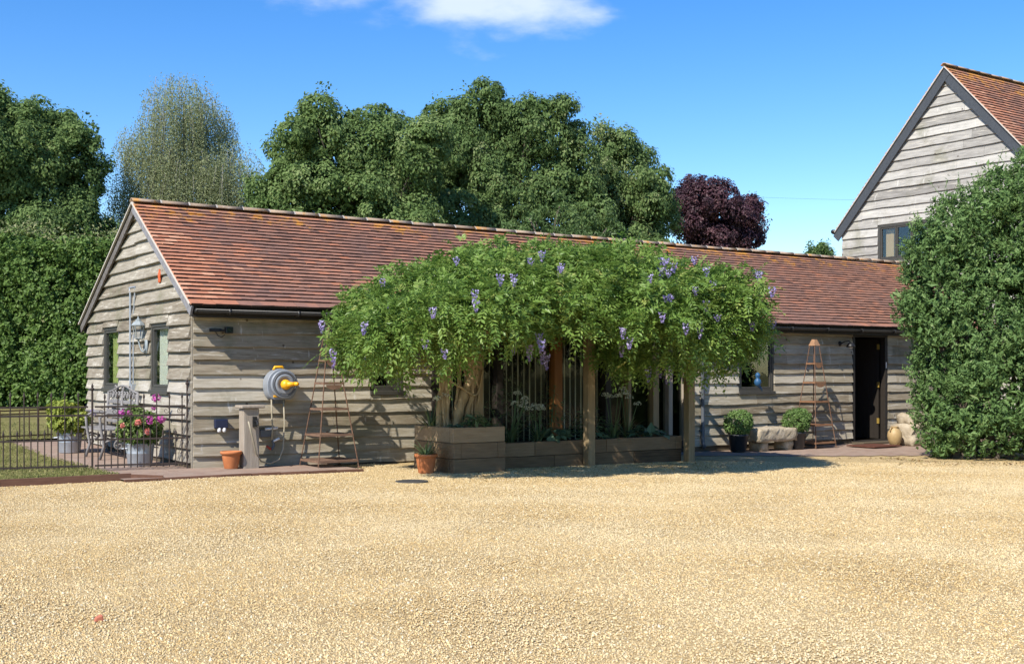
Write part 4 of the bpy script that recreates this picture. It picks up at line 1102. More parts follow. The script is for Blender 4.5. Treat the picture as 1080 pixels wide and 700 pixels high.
stem([(3.20, -1.56, .5), (3.24, -1.6, .8), (3.34, -1.58, 1.05), (3.48, -1.56, 1.3), (3.52, -1.6, 1.65), (3.9, -1.9, 2.2), (4.8, -2.1, 2.4)], .07, .04)
stem([(3.28, -1.46, .5), (3.32, -1.5, .75), (3.42, -1.52, 1.02), (3.56, -1.54, 1.28), (3.50, -1.5, 1.7), (3.3, -1.9, 2.25)], .06, .035)
stem([(3.0, -1.46, .5), (2.98, -1.5, .9), (3.02, -1.54, 1.3), (2.98, -1.5, 1.7), (2.7, -1.5, 2.2)], .05, .03)
stem([(3.44, -1.52, .5), (3.40, -1.56, .78), (3.48, -1.56, 1.0), (3.44, -1.58, 1.3), (3.36, -1.56, 1.7), (3.5, -1.2, 2.2)], .04, .025)
stem([(2.98, -1.58, 1.38), (3.08, -1.64, 1.20), (3.26, -1.66, 1.10), (3.46, -1.62, 1.0), (3.58, -1.58, 1.06), (3.66, -1.56, 1.35)], .018, .014, 6)
for k in range(11):
    x = 2.98 + .05 * k + rg.uniform(-.03, .03); stem([(x, -1.5 + rg.uniform(-.12, .1), .52), (x + rg.uniform(-.12, .12), -1.55 + rg.uniform(-.08, .08), 1.0), (x + rg.uniform(-.12, .12), -1.52, 1.5), (x + rg.uniform(-.2, .2), -1.5, 1.95)], rg.uniform(.009, .026), .010, 6)
for k in range(14):
    x = rg.uniform(2.2, 7.8); stem([(3.4, -1.6, 2.1), ((3.4 + x) / 2, -1.8, 2.35), (x, rg.uniform(-2.8, -.9), rg.uniform(2.2, 2.6))], .035, .010, 6)
build('trunk', q, M_wistbark, wis, True)

WL = [(2.16, -1.45, 1.92, 0.58, 0.6, 0.42), (2.5, -1.6, 2.15, 0.75, 0.85, 0.52), (2.01, -1.6, 1.68, 0.42, 0.42, 0.32), (2.4, -2.22, 1.75, 0.5, 0.5, 0.34), (3.2, -2.32, 2.27, 0.9, 1.05, 0.6),
      (4.0, -2.67, 2.17, 1.0, 1.25, 0.72), (5.0, -2.77, 2.19, 1.05, 1.35, 0.72), (6.01, -2.72, 2.15, 1.0, 1.35, 0.64), (6.78, -2.42, 1.94, 0.92, 1.2, 0.57), (7.05, -1.8, 1.9, 0.75, 1.0, 0.5),
      (7.17, -2.0, 1.82, 0.58, 0.68, 0.37), (7.51, -1.75, 1.8, 0.36, 0.45, 0.27), (3.0, -3.02, 1.8, 0.62, 0.55, 0.36), (3.8, -3.47, 1.86, 0.75, 0.62, 0.36), (4.8, -3.62, 1.88, 0.8, 0.6, 0.38),
      (5.67, -3.52, 1.8, 0.7, 0.6, 0.42), (5.88, -3.22, 1.58, 0.45, 0.45, 0.4), (6.52, -3.32, 1.8, 0.65, 0.6, 0.32), (6.79, -2.92, 1.8, 0.6, 0.6, 0.31), (4.3, -1.2, 2.48, 0.9, 0.8, 0.42),
      (5.58, -1.1, 2.51, 0.9, 0.8, 0.42), (6.6, -1.0, 2.19, 0.8, 0.8, 0.37), (3.4, -1.5, 2.65, 0.42, 0.45, 0.3), (4.35, -2.22, 2.75, 0.4, 0.45, 0.28), (5.1, -1.7, 2.79, 0.42, 0.45, 0.28),
      (5.92, -1.8, 2.71, 0.45, 0.45, 0.26), (6.6, -1.6, 2.37, 0.4, 0.4, 0.24), (2.75, -1.5, 2.43, 0.36, 0.4, 0.26), (6.79, -1.4, 2.13, 0.36, 0.4, 0.22), (3.4, -3.0, 2.15, 0.7, 0.7, 0.45),
      (5.2, -3.35, 2.2, 0.9, 0.6, 0.45), (6.35, -3.1, 2.01, 0.8, 0.6, 0.41), (1.55, -2.9, 1.78, 0.45, 0.5, 0.34), (2.05, -3.05, 1.92, 0.55, 0.6, 0.42), (2.6, -3.35, 1.98, 0.6, 0.6, 0.42)]
def wisteria_crown():
    rng = np.random.default_rng(77)
    lob = list(WL)
    for l in WL[:22]:
        for k in range(3):
            d = nrm(rng.normal(size=3)) * np.array(l[3:]) * .72; s_ = rng.uniform(.35, .55)
            lob.append((*(np.array(l[:3]) + d), *(np.array(l[3:]) * s_)))
    P, N = lobes_points(lob, .142, rng, .86)
    ok = P[:, 2] > 1.42 + .25 * rng.uniform(size=len(P)) + .26 * ((P[:, 0] > 2.5) & (P[:, 0] < 5.2)) + .20 * (P[:, 0] > 6.6); ok &= (P[:, 1] < -.25) | (P[:, 2] > 2.45)
    # keep below the underside thinner, so the stems show
    ok &= (N[:, 2] > -.45) | (rng.uniform(size=len(P)) < .35)
    ok &= ~((P[:, 0] < 2.9) & (P[:, 2] > 2.3) & (P[:, 1] > -.8))
    P, N = P[ok], N[ok]
    # loose trailing shoots beyond the outline
    wi = rng.choice(np.where((N[:, 2] > -.2))[0], 100, replace=False); wp = []; wn = []
    for i in wi:
        d = nrm(N[i] + rng.normal(size=3) * .5 + np.array([0, 0, .5])); l = rng.uniform(.12, .38)
        for t in np.linspace(.25, 1, 4): wp.append(P[i] + d * l * t - np.array([0, 0, .35 * l * t * t])); wn.append(d)
    lo = rng.choice(np.where((P[:, 2] < 1.9) & (P[:, 1] < -1.2) & ((P[:, 0] < 2.5) | ((P[:, 0] > 5.2) & (P[:, 0] < 7.6))))[0], 70, replace=False)
    for i in lo:
        l = rng.uniform(.05, .22)
        for t in np.linspace(.3, 1, 3): wp.append(P[i] - np.array([0, 0, l * t])); wn.append(np.array([0, 0, -1.]))
    P = np.concatenate([P, np.array(wp)]); N = np.concatenate([N, np.array(wn)])
    n = len(P); per = 4                      # leaves per shoot
    c = np.repeat(P, per, 0) + rng.normal(size=(n * per, 3)) * .055; nn = np.repeat(N, per, 0); m = len(c)
    D = nrm(nn * .55 + rng.normal(size=(m, 3)) * .65 + np.array([0, 0, .05])); L = rng.uniform(.17, .32, m)
    tl = np.clip(np.repeat(rng.normal(.5, .10, n), per) + rng.normal(0, .10, m) + .25 * (rng.uniform(size=m) > .94), 0, 1)
    U = nrm(np.array([0, 0, 1.]) + rng.normal(size=(m, 3)) * .35 + nn * .3)
    parts = []; npair = 5
    S = nrm(np.cross(D, U)); 
    for k in range(npair + 1):
        t = (k + .9) / (npair + 1)
        pos = c + D * (L * t)[:, None]; pos[:, 2] -= L * t ** 2 * .42
        dd = D.copy(); dd[:, 2] -= t * .6; dd = nrm(dd)
        for sg in ((-1, 1) if k < npair else (0,)):
            ld = nrm(dd * (.55 if sg else 1) + S * sg * .9 + np.array([0, 0, -.25]))
            nr = nrm(np.cross(S, dd) + rng.normal(size=(m, 3)) * .25 ); nr *= np.sign(nr[:, 2:] + 1e-6)
            ln = .070 * (1.1 - .25 * abs(t - .5) * 2)
            V, F, T = leaves(pos + ld * ln * .5, nr, ln, rng, .38, ld, .12, (0, .05))
            parts.append((V, F, T + tl))
    # inner dark-side leaves keep the canopy closed
    k = n; idx = rng.choice(n, k, replace=False)
    Pi = P[idx] - N[idx] * rng.uniform(.12, .5, (k, 1)); Pi = Pi[Pi[:, 2] > 1.8]
    parts.append(clumps(Pi, np.tile([0, 0, 1.], (len(Pi), 1)), 12, .2, .075, rng, .36, flat=.8, droop=.3))
    build('crown', cat(parts), M_l_wist, wis)
    return P, N
WP, WN = wisteria_crown()
def raceme(p, L, seed):
    rng = np.random.default_rng(seed); n = int(76 * L / .2); t = rng.uniform(0, 1, n); a = rng.uniform(0, 6.28, n); r = .040 * (1 - t) ** .7 + .006
    c = np.stack([p[0] + r * np.cos(a), p[1] + r * np.sin(a), p[2] - t * L], 1)
    V, F, T = leaves(c, nrm(rng.normal(size=(n, 3))), .027, rng, .8, None, .1, (.55, .2))
    T = T - .25 * t                                  # unopened buds at the tip are a deeper mauve
    build('flower_cluster', (V, F, T), M_f_wist, wis)
rg = random.Random(33); k = 0
vis = [i for i in range(len(WP) - 610) if WN[i][1] < -.15 and WP[i][2] < 2.75 and WP[i][0] < 7.3]
for i in rg.sample(vis, 64):
    p = WP[i] + WN[i] * .22 - np.array([0, .06, 0]); raceme((p[0], p[1], p[2] + .03), rg.uniform(.09, .16), 200 + k); k += 1
for (x, y, z, L) in ((1.25, -1.75, 1.62, .24), (1.62, -1.95, 1.55, .16), (2.05, -2.0, 1.52, .22), (2.14, -2.02, 1.48, .14), (2.35, -2.0, 1.50, .20), (3.0, -3.3, 1.72, .18), (3.22, -3.35, 1.70, .24), (3.28, -3.25, 1.66, .20),
                     (3.52, -3.2, 1.68, .26), (3.66, -3.1, 1.55, .20), (5.5, -3.0, 1.40, .22), (5.72, -3.0, 1.42, .18), (5.8, -3.05, 1.40, .24), (5.92, -3.0, 1.40, .20), (1.3, -1.3, 2.0, .16), (7.6, -2.6, 1.74, .16), (7.8, -2.4, 1.78, .14), (4.6, -3.5, 1.72, .2), (6.6, -3.2, 1.75, .16), (7.6, -2.4, 1.80, .14)):
    raceme((x, y, z), L, 400 + k); k += 1

# plants in the beds
def agapanthus(label, x, y, z, seed, n=3, h=.75):
    rg = random.Random(seed); rng = np.random.default_rng(seed); t = thing('agapanthus', label, 'plant', (x, y, z), 'white flowering plants in the planters')
    q = MB(); spiky(q, (x, y, z), 34, .5, rg, .026, 1, 1.3); build('foliage', q, M_l_strap, t)
    q = MB(); hd = []
    for k in range(n):
        a = rg.uniform(0, 6.28); r = rg.uniform(.03, .25); top = (x + r * math.cos(a), y + r * math.sin(a), z + h * rg.uniform(.75, 1.05))
        q.tube([(x + .02 * math.cos(a), y + .02 * math.sin(a), z), ((x * .4 + top[0] * .6), (y * .4 + top[1] * .6), z + h * .5), top], .006, 5); hd.append(top)
    build('stem', q, M_l_strap, t, True)
    for p in hd:
        u = nrm(rng.normal(size=(44, 3))); u[:, 2] = np.abs(u[:, 2]) * .9 - .15
        V, F, T = leaves(np.array(p) + u * .062, nrm(u + rng.normal(size=u.shape) * .5), .032, rng, .5, None, .15, (.5, .25)); build('flower_head', (V, F, T), M_f_white, t)
def leafy(name, label, x, y, z, r, h, n, size, mat, seed, aspect=.6, group=None, category='plant'):
    rng = np.random.default_rng(seed); a = rng.uniform(0, 6.28, n); rr = r * np.sqrt(rng.uniform(size=n)); zz = h * (1 - (rr / r) ** 2 * .6) * rng.uniform(.35, 1, n)
    P = np.stack([x + rr * np.cos(a), y + rr * np.sin(a), z + zz], 1); D = np.stack([np.cos(a), np.sin(a), np.full(n, -.25)], 1) + rng.normal(size=(n, 3)) * .3
    N = nrm(np.array([0, 0, 1.]) + D * .25 + rng.normal(size=(n, 3)) * .35)
    t = thing(name, label, category, (x, y, z), group); build('foliage', leaves(P, N, size, rng, aspect, D, .15, (.5, .2)), mat, t)
    q = MB(); rg = random.Random(seed)
    for k in range(8):
        i = rg.randrange(n); q.tube([(x, y, z - .03), tuple(P[i])], [.008, .004], 5)
    build('stem', q, M_l_strap, t); return t
pz2 = .26
agapanthus('white flowered plant with tall stems, in the long planter just right of the wisteria trunk', 4.35, -1.25, pz2, 1, 5, .72)
agapanthus('white flowered plant standing in the long planter before the pale blinds', 4.78, -1.35, pz2, 2, 5, .62)
agapanthus('white flowered plant in the long planter right of the middle oak post', 6.25, -1.30, pz2, 3, 4, .80)
agapanthus('white flowered plant at the right end of the long planter', 6.62, -1.2, pz2, 4, 4, .70)
agapanthus('slender white flowered plant at the left edge of the tall planter', 2.93, -1.35, .52, 5, 3, .50)
leafy('hosta', 'broad leaved hosta in the long planter left of the middle oak post', 5.02, -1.40, pz2, .28, .24, 60, .15, M_l_hosta, 6, .6, 'hostas in the long planter')
leafy('hosta', 'pale hosta in the long planter right of the middle oak post', 5.72, -1.42, pz2, .24, .22, 50, .12, M_l_hosta, 7, .6, 'hostas in the long planter')
leafy('hosta', 'blue green hosta in the long planter near its right end', 6.9, -1.36, pz2, .34, .22, 70, .15, M_l_hosta, 8, .6, 'hostas in the long planter')
leafy('fern', 'dark green fern in the tall planter at the foot of the trunks', 3.32, -1.86, .52, .22, .26, 90, .14, M_l_strap, 9, .22)
leafy('ground_cover_plant', 'low leafy plant at left of the tall planter', 3.02, -1.84, .52, .14, .10, 60, .05, M_l_hosta, 10, .7)
leafy('ground_cover_plant', 'low leafy plant at right of the tall planter', 3.56, -1.88, .52, .12, .10, 50, .05, M_l_hosta, 13, .7)
leafy('shrub', 'dark twiggy shrub in the long planter before the orange post', 5.25, -1.0, pz2, .32, .95, 260, .06, M_l_strap, 11, .4, None, 'shrub')
leafy('shrub', 'arching dark shrub in the long planter before the pale blinds', 4.5, -.95, pz2, .40, 1.1, 240, .07, M_l_strap, 12, .3, None, 'shrub')
leafy('shrub', 'low dark shrub in the long planter between the two oak posts', 6.05, -.98, pz2, .34, .55, 260, .07, M_l_strap, 15, .4, None, 'shrub')

# ------------------------------------------------------------------ railings, bench, buckets
q = MB()
x = -5.6
while x < -1.15:
    q.box(x, min(x + 1.5, -1.1) - .004, -1.0, -.955, -.04, .085, .5); x += 1.5
q.beam((-1.1, -.98, .022), (-.75, -1.12, .0), .045, .1)
tag(build('lawn_edging', q, M_edging, base=(-3, -.98, 0)), 'low brown timber edging board between lawn and gravel', 'edging')
def bar_mesh(h, tip=True, r=.008):
    q = MB(); q.tube([(0, 0, 0), (0, 0, h)], r, 6)
    if tip: q.lathe([(r, h - .02), (.015, h + .0), (.013, h + .02), (.002, h + .06)], (0, 0, 0), 8)
    return raw_mesh('bar', q.V, q.F, None, False, M_iron)
BAR_T, BAR_S = bar_mesh(.93), bar_mesh(.44)
def rail_run(root, A, B, zs, z0, step, dog=True, tall_off=0):
    A = Vector(A); B = Vector(B); L = (B - A).length; d = (B - A).normalized()
    for z in zs:
        q = MB(); q.beam((A.x, A.y, z0 + z), (B.x, B.y, z0 + z), .010, .024); build('rail', q, M_iron, root)
    base = world_loc(root); n = int(L / step)
    for k in range(n):
        p = A + d * (L * (k + .5) / n); tallb = (k % 2 == tall_off) or not dog
        o = link('bar', BAR_T if tallb else BAR_S, root, Vector((p.x, p.y, z0 + .04)) - base)
def post_of(root, p, h, z0, name='post'):
    q = MB(); q.tube([(p[0], p[1], z0 - .1), (p[0], p[1], z0 + h)], .014, 8); q.lathe([(.014, h), (.026, h + .015), (.026, h + .03), (.012, h + .045), (.018, h + .06), (.003, h + .10)], (p[0], p[1], z0), 10); build(name, q, M_iron, root)
zf = .04
fe = thing('iron_railing', 'dark rusted iron railing with short dog bars standing on the lawn', 'railing', (-3.3, .66, zf))
rail_run(fe, (-5.6, 1.13, 0), (-1.30, .26, 0), (.06, .40, .72, .83), zf, .080)
for p in ((-5.6, 1.13), (-3.45, .695)): post_of(fe, p, .95, zf)
gt_ = thing('iron_gate', 'dark rusted iron gate between the railing and the corner of the low barn', 'gate', (-.65, .15, .02))
rail_run(gt_, (-1.22, .245, 0), (-.09, .03, 0), (.08, .42, .73, .85), .02, .078, True, 1)
post_of(gt_, (-1.25, .25), 1.05, .03); post_of(gt_, (-.065, .02), 1.13, .02)
q = MB()                                                 # scrollwork band of the gate
for k in range(7):
    c = Vector((-1.22, .245, 0)).lerp(Vector((-.09, .03, 0)), (k + .5) / 7)
    q.tube([(c.x + .985 * r * math.cos(a), c.y - .18 * r * math.cos(a), .81 + r * math.sin(a)) for a, r in [(t * .5, .008 + .0025 * t) for t in range(17)]], .004, 5)
build('scrollwork', q, M_iron, gt_)
f2 = thing('iron_railing', 'low rusty hurdle railing further back on the lawn', 'railing', (-2, 5.9, g(0, 5.9) + .06))
B2 = raw_mesh('bar', *(lambda q: (q.V, q.F))(MB().tube([(0, 0, 0), (0, 0, .50)], .010, 6)), None, False, tmat('rusty_hurdle', [(.1, (.07, .04, .02)), (.9, (.16, .09, .05))], .7, .3, 9, .4, tint=False, bump=0))
z2 = g(0, 5.9) + .06
for z in (.06, .44, .50):
    q = MB(); q.beam((-6.5, 4.0, z2 + z), (-.40, 6.3, z2 + z), .012, .022); build('rail', q, B2.materials[0], f2)
for k in range(36):
    p = Vector((-6.5, 4.0, 0)).lerp(Vector((-.40, 6.3, 0)), (k + .5) / 36); link('bar', B2, f2, Vector((p.x, p.y, z2 + .02)) - f2.location)

def bucket(label, x, y, z, r, h, plant_r, plant_h, lm, seed, flowers=()):
    rng = np.random.default_rng(seed); t = thing('planted_bucket', label, 'planted bucket', (x, y, z), 'galvanised buckets of flowers by the gable')
    q = MB(); q.lathe([(r * .82, 0), (r * .84, .012), (r * .93, h * .55), (r * .945, h * .57), (r * .93, h * .59), (r, h - .015), (r * 1.04, h), (r, h + .008), (r * .93, h - .03), (r * .9, h - .06)], (x, y, z), 32); build('bucket', q, M_galv, t, True)
    for s_ in (-1, 1):
        q = MB(); q.tube([(x + s_ * r * .97, y - .05, z + h * .8), (x + s_ * (r + .05), y - .03, z + h * .78), (x + s_ * (r + .05), y + .03, z + h * .78), (x + s_ * r * .97, y + .05, z + h * .8)], .009, 6); build('handle', q, M_galv, t)
    lob = [(x, y, z + h + plant_h * .42, plant_r, plant_r, plant_h * .5)] + [(x + rng.uniform(-.6, .6) * plant_r, y + rng.uniform(-.6, .6) * plant_r, z + h + plant_h * rng.uniform(.3, .9), plant_r * .42, plant_r * .42, plant_h * .26) for k in range(6)]
    P, N = lobes_points(lob, .06, rng); build('foliage', clumps(P, N, 9, .09, .065, rng, .55, flat=.8, rnd=.7), lm, t)
    q = MB(); rg = random.Random(seed)
    for k in range(10): q.tube([(x, y, z + h - .06), (x + rg.uniform(-.7, .7) * plant_r, y + rg.uniform(-.7, .7) * plant_r, z + h + plant_h * .6)], [.009, .004], 5)
    build('stem', q, M_l_strap, t)
    for (dx, dy, dz, fr, fm) in flowers:
        fr *= .78; n = 46; u = nrm(rng.normal(size=(n, 3)))
        build('flower', leaves(np.array([x + dx, y + dy, z + h + dz]) + u * fr * rng.uniform(.5, 1, (n, 1)), nrm(u + rng.normal(size=u.shape) * .4), fr * .6, rng, .8, None, .15, (.5, .22)), fm, t)
bucket('galvanised bucket of pink and coral flowers behind the iron gate', -.47, .80, .03, .195, .31, .29, .46, M_l_bucket, 5,
       ((.03, -.33, .34, .085, M_f_pink), (.17, -.36, .34, .08, M_f_pink), (.22, -.3, .33, .06, M_f_pink), (.2, -.1, .62, .085, M_f_pink), (-.3, -.15, .42, .075, M_f_pink), (-.2, -.2, .42, .06, M_f_pink), (-.12, -.34, .30, .065, M_f_coral), (-.02, -.40, .17, .065, M_f_coral), (-.30, -.22, .26, .05, M_f_coral), (.1, -.3, .5, .05, M_f_pink)))
bucket('galvanised bucket of yellow green foliage on the patio near the lawn', -.72, 3.7, .05, .19, .31, .29, .46, M_l_golden, 6, ((.30, -.2, .35, .05, M_f_wist), (.34, -.15, .28, .04, M_f_wist)))

# ornate bench against the gable
be = thing('garden_bench', 'ornate grey bench with scrolled back against the gable behind the railings', 'bench', (-.4, 3.0, .03))
y0, y1, zb = 2.15, 3.75, .03
q = MB()
for k in range(5): q.box(-.62 + k * .095, -.62 + k * .095 + .07, y0, y1, zb + .42, zb + .445)
build('seat', q, M_bench, be, bevel=.005)
q = MB()
for k in range(5): q.box(-.155 + k * .012, -.13 + k * .012, y0, y1, zb + .50 + k * .075, zb + .55 + k * .075)
build('backrest', q, M_bench, be, bevel=.004)
q = MB()
def scroll(cy, cz, r, turns, sgn, x=-.1):
    return [(x, cy + sgn * (r * (1 - t / (turns * 6.5))) * math.cos(t), cz + (r * (1 - t / (turns * 6.5))) * math.sin(t)) for t in np.arange(0, turns * 6.28, .35)]
for k in range(10):
    cy = y0 + .1 + k * (y1 - y0 - .2) / 9; q.tube(scroll(cy, zb + .93, .065, 1.6, 1 if k % 2 else -1), .011, 6)
ar = [(-.1, y0 + (y1 - y0) * t, zb + .98 + .10 * math.sin(math.pi * t) ** 2) for t in np.linspace(0, 1, 17)]; q.tube(ar, .016, 7)
for c in (.25, .5, .75): q.tube(scroll(y0 + (y1 - y0) * c, zb + 1.02, .07, 1.5, 1), .012, 6)
build('scrolled_crest', q, M_bench, be, True)
for yy in (y0, (y0 + y1) / 2, y1):
    q = MB(); q.tube([(-.66, yy, zb), (-.60, yy, zb + .2), (-.64, yy, zb + .42), (-.66, yy, zb + .62), (-.55, yy, zb + .68), (-.2, yy, zb + .66), (-.13, yy, zb + .6)], .022, 8)
    q.tube([(-.10, yy, zb), (-.16, yy, zb + .2), (-.14, yy, zb + .45), (-.10, yy, zb + .98)], .022, 8); q.tube([(-.6, yy, zb + .25), (-.38, yy, zb + .33), (-.16, yy, zb + .25)], .014, 7)
    q.tube([(p[0] * 0 - .38 + (p[1]), yy, p[2]) for p in scroll(0, zb + .2, .10, 1.5, 1)], .012, 6)
    build('leg', q, M_bench, be, True)

# ------------------------------------------------------------------ hedges
def hedge_box(name, label, org, L, D, z1, seed):
    """org = middle of the near foot; runs along the CR direction, D deep"""
    rng = np.random.default_rng(seed); zb = g(0, org[1]) + .02; ex, ey = CR, CF; o0 = np.array([org[0], org[1], 0.])
    Ps = []; Ns = []; H = z1 - zb
    def put(n, u, v, w, nv): Ps.append(o0 + ex * u[:, None] + ey * v[:, None] + np.array([0, 0, 1.]) * w[:, None]); Ns.append(np.tile(nv, (n, 1)))
    n = int(L * H / .12 ** 2); put(n, rng.uniform(-L / 2, L / 2, n), np.zeros(n), zb + H * rng.uniform(size=n), -ey)
    n = int(L * H / .22 ** 2); put(n, rng.uniform(-L / 2, L / 2, n), rng.uniform(.25, .6, n), zb + H * rng.uniform(size=n), -ey)
    n = int(L * H / .25 ** 2); put(n, rng.uniform(-L / 2, L / 2, n), np.full(n, D), zb + H * rng.uniform(size=n), ey)
    n = int(L * D / .15 ** 2); put(n, rng.uniform(-L / 2, L / 2, n), rng.uniform(0, D, n), np.full(n, z1), np.array([0, 0, 1.]))
    for s_ in (-1, 1): n = int(D * H / .18 ** 2); put(n, np.full(n, s_ * L / 2), rng.uniform(0, D, n), zb + H * rng.uniform(size=n), ex * s_)
    P = np.concatenate(Ps); N = np.concatenate(Ns); a = P @ ex
    b = .20 * np.sin(a * 1.3 + 1.1 * np.sin(P[:, 2] * 1.7)) * np.sin(P[:, 2] * 1.5 + a * .6) + .13 * np.sin(a * 3.7 + P[:, 2] * 2.9)
    P = P + N * b[:, None] + rng.normal(size=P.shape) * .08
    t = thing(name, label, 'hedge', (org[0], org[1], zb))
    V, F, T = clumps(P, N, 17, .26, .095, rng, .66, flat=.5, up=.35, rnd=.45, tvar=.12, cvar=.08)
    n = 4200; Q = o0 + ex * rng.uniform(-L / 2, L / 2, n)[:, None] + ey * rng.uniform(-.1, .9, n)[:, None]; Q[:, 2] = z1 + .10 + .20 * np.abs(rng.normal(size=n)) + .15 * np.sin((Q @ ex) * 2.2)
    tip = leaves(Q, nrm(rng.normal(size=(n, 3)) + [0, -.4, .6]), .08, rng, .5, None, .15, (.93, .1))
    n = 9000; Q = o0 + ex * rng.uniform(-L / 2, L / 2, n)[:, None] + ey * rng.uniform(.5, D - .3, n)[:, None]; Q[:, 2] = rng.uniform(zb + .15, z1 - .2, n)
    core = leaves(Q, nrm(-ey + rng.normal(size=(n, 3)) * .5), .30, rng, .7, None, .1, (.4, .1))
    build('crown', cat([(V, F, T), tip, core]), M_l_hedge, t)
    q = MB(); rg = random.Random(seed); x = -L / 2 + .4
    while x < L / 2:
        c = Vector(o0 + ex * x + ey * (D / 2 + rg.uniform(-.2, .2))); c.z = zb - .1
        q.tube([c, c + Vector((rg.uniform(-.2, .2), rg.uniform(-.2, .2), 1.6)), c + Vector((rg.uniform(-.4, .4), 0, H - .3))], [.07, .05, .01], 6)
        for k in range(6): q.tube([c + Vector((0, 0, .5 + k * .5)), Vector(o0 + ex * (x + rg.uniform(-.5, .5)) + ey * .3) + Vector((0, 0, zb + .9 + k * .5))], [.025, .006], 5)
        x += .8
    build('trunk', q, M_bark, t)
hedge_box('hornbeam_hedge', 'tall dense green hedge at the far side of the lawn left of the low barn', (.2, 15.2), 15., 2.2, 4.5, 41)

def right_hedge():
    rng = np.random.default_rng(42); t = thing('bay_hedge', 'large dense evergreen bush overhanging the right end of the low barn', 'hedge', (12.0, -3.6, g(12)))
    lob = []
    def L(u, w, z, ru, rw, rz):                       # u right, w away, about the foot of the bush, seen square on
        c = np.array([11.64, -3.26, 0]) + CR * u + CF * w; lob.append((c[0], c[1], z, ru * .90, rw * .90, rz * .92))
    # (sideways, depth, height)
    for a in ((.62, 0, .55, .92, 1.0, .75), (1.7, -.3, .55, 1.0, 1.1, .75), (2.8, -.2, .6, 1.1, 1.2, .8), (.50, .1, 1.4, .85, .95, .9), (1.4, -.1, 1.6, 1.1, 1.2, 1.0), (2.6, 0, 1.7, 1.2, 1.3, 1.0),
              (.38, .2, 2.3, .78, .9, .8), (1.1, .1, 2.85, .85, 1.0, .7), (1.9, .1, 2.9, 1.1, 1.2, .9), (2.9, .1, 3.0, 1.1, 1.2, .9), (.22, .2, 3.05, .62, .7, .65), (.10, .1, 3.50, .50, .6, .42), (.62, .25, 3.9, .55, .6, .50),
              (1.3, .2, 4.15, .65, .7, .55), (2.0, .3, 4.55, .62, .7, .60), (2.8, .3, 4.9, .8, .9, .7), (3.6, 0, 2.6, 1.0, 1.1, 1.6), (3.5, 0, .9, 1.0, 1.1, .9), (3.6, .2, 4.4, 1, 1, 1.2)): L(*a)
    big = list(lob)
    for l in big:
        for k in range(9):
            d = nrm(rng.normal(size=3)) * np.array(l[3:]) * rng.uniform(.85, 1.0); s_ = rng.uniform(.16, .34)
            lob.append((*(np.array(l[:3]) + d), *(np.array(l[3:]) * s_)))
    P, N = lobes_points(lob, .125, rng, .86, (.82, 1.12)); ok = P[:, 2] > g(12) + .08; P, N = P[ok], N[ok]
    n = len(P); per = 18; c = np.repeat(P, per, 0); nn = np.repeat(N, per, 0); m = len(c)
    ax = np.repeat(nrm(N * .7 + np.array([0, 0, .6]) + rng.normal(size=(n, 3)) * .3), per, 0)       # upright shoots
    tt = rng.uniform(-.5, 1, m); pos = c + ax * (tt * .15)[:, None] + rng.normal(size=(m, 3)) * .022
    sd_ = rng.normal(size=(m, 3)); D = nrm(ax * .8 + sd_ * .5); Nr = nrm(np.cross(D, rng.normal(size=(m, 3))) * .8 + nn * .8 + [0, 0, .3])
    tl = np.repeat(.48 + .13 * rng.normal(size=n), per) + .12 * tt
    V, F, T = leaves(pos, Nr, .072, rng, .36, D, .12, (0, .10)); parts = [(V, F, T + tl)]
    # long feathery shoots at the top
    k = [i for i in range(n) if P[i][2] > 3.0 and N[i][2] > .2]; k = rng.choice(k, min(len(k), 420), replace=False)
    for i in range(1):
        cc = np.repeat(P[k], 22, 0); q = rng.uniform(0, 1, len(cc)); aa = np.repeat(nrm(np.array([0, 0, 1.]) + rng.normal(size=(len(k), 3)) * .28), 22, 0); ln = np.repeat(rng.uniform(.15, .55, len(k)), 22)
        pos = cc + aa * (q * ln)[:, None]; D = nrm(aa + rng.normal(size=pos.shape) * .45)
        V, F, T = leaves(pos, nrm(rng.normal(size=pos.shape)), .06, rng, .22, D, .1, (.62, .1)); parts.append((V, F, T))
    idx = rng.choice(n, n // 2, replace=False); Pi = P[idx] - N[idx] * rng.uniform(.25, .6, (len(idx), 1)); parts.append(clumps(Pi, N[idx], 16, .25, .12, rng, .45, flat=.8))
    build('crown', cat(parts), M_l_laurel, t)
    q = MB(); rg = random.Random(9); zb = g(12)
    for l in big:
        b = Vector((l[0] * .5 + 12.0 * .5, l[1] * .5 - 3.7 * .5, zb - .05)); q.tube([b, b.lerp(Vector(l[:3]), .6) + Vector((rg.uniform(-.2, .2), rg.uniform(-.2, .2), 0)), Vector(l[:3]) + Vector((0, 0, l[5] * .5))], [.06, .04, .01], 6)
    build('trunk', q, M_bark, t)
right_hedge()
def litter():
    rng = np.random.default_rng(91); n = 420; a = rng.uniform(2.6, 5.2, n); r = 1.0 + .35 * np.abs(rng.normal(size=n))
    c = np.array([12.3, -3.5]); x = c[0] + r * 1.35 * np.cos(a); y = c[1] + r * 1.15 * np.sin(a)
    x2 = rng.uniform(2.2, 8.2, 90); y2 = rng.uniform(-3.4, -1.9, 90); x = np.concatenate([x, x2]); y = np.concatenate([y, y2])
    P = np.stack([x, y, gz(x, y) + .014], 1); N = nrm(np.array([0, 0, 1.]) + rng.normal(size=P.shape) * .35)
    o = build('leaf_litter', leaves(P, N, .045, rng, .45, None, .15, (.5, .25)), tmat('dry_leaf', [(.0, (.10, .055, .025)), (.5, (.22, .14, .06)), (1., (.30, .26, .11))], .9, .15, 9, .2, bump=0, translucent=.2))
    tag(o, 'dry fallen leaves scattered at the foot of the big evergreen bush and under the wisteria', 'leaf litter', kind='stuff')
litter()

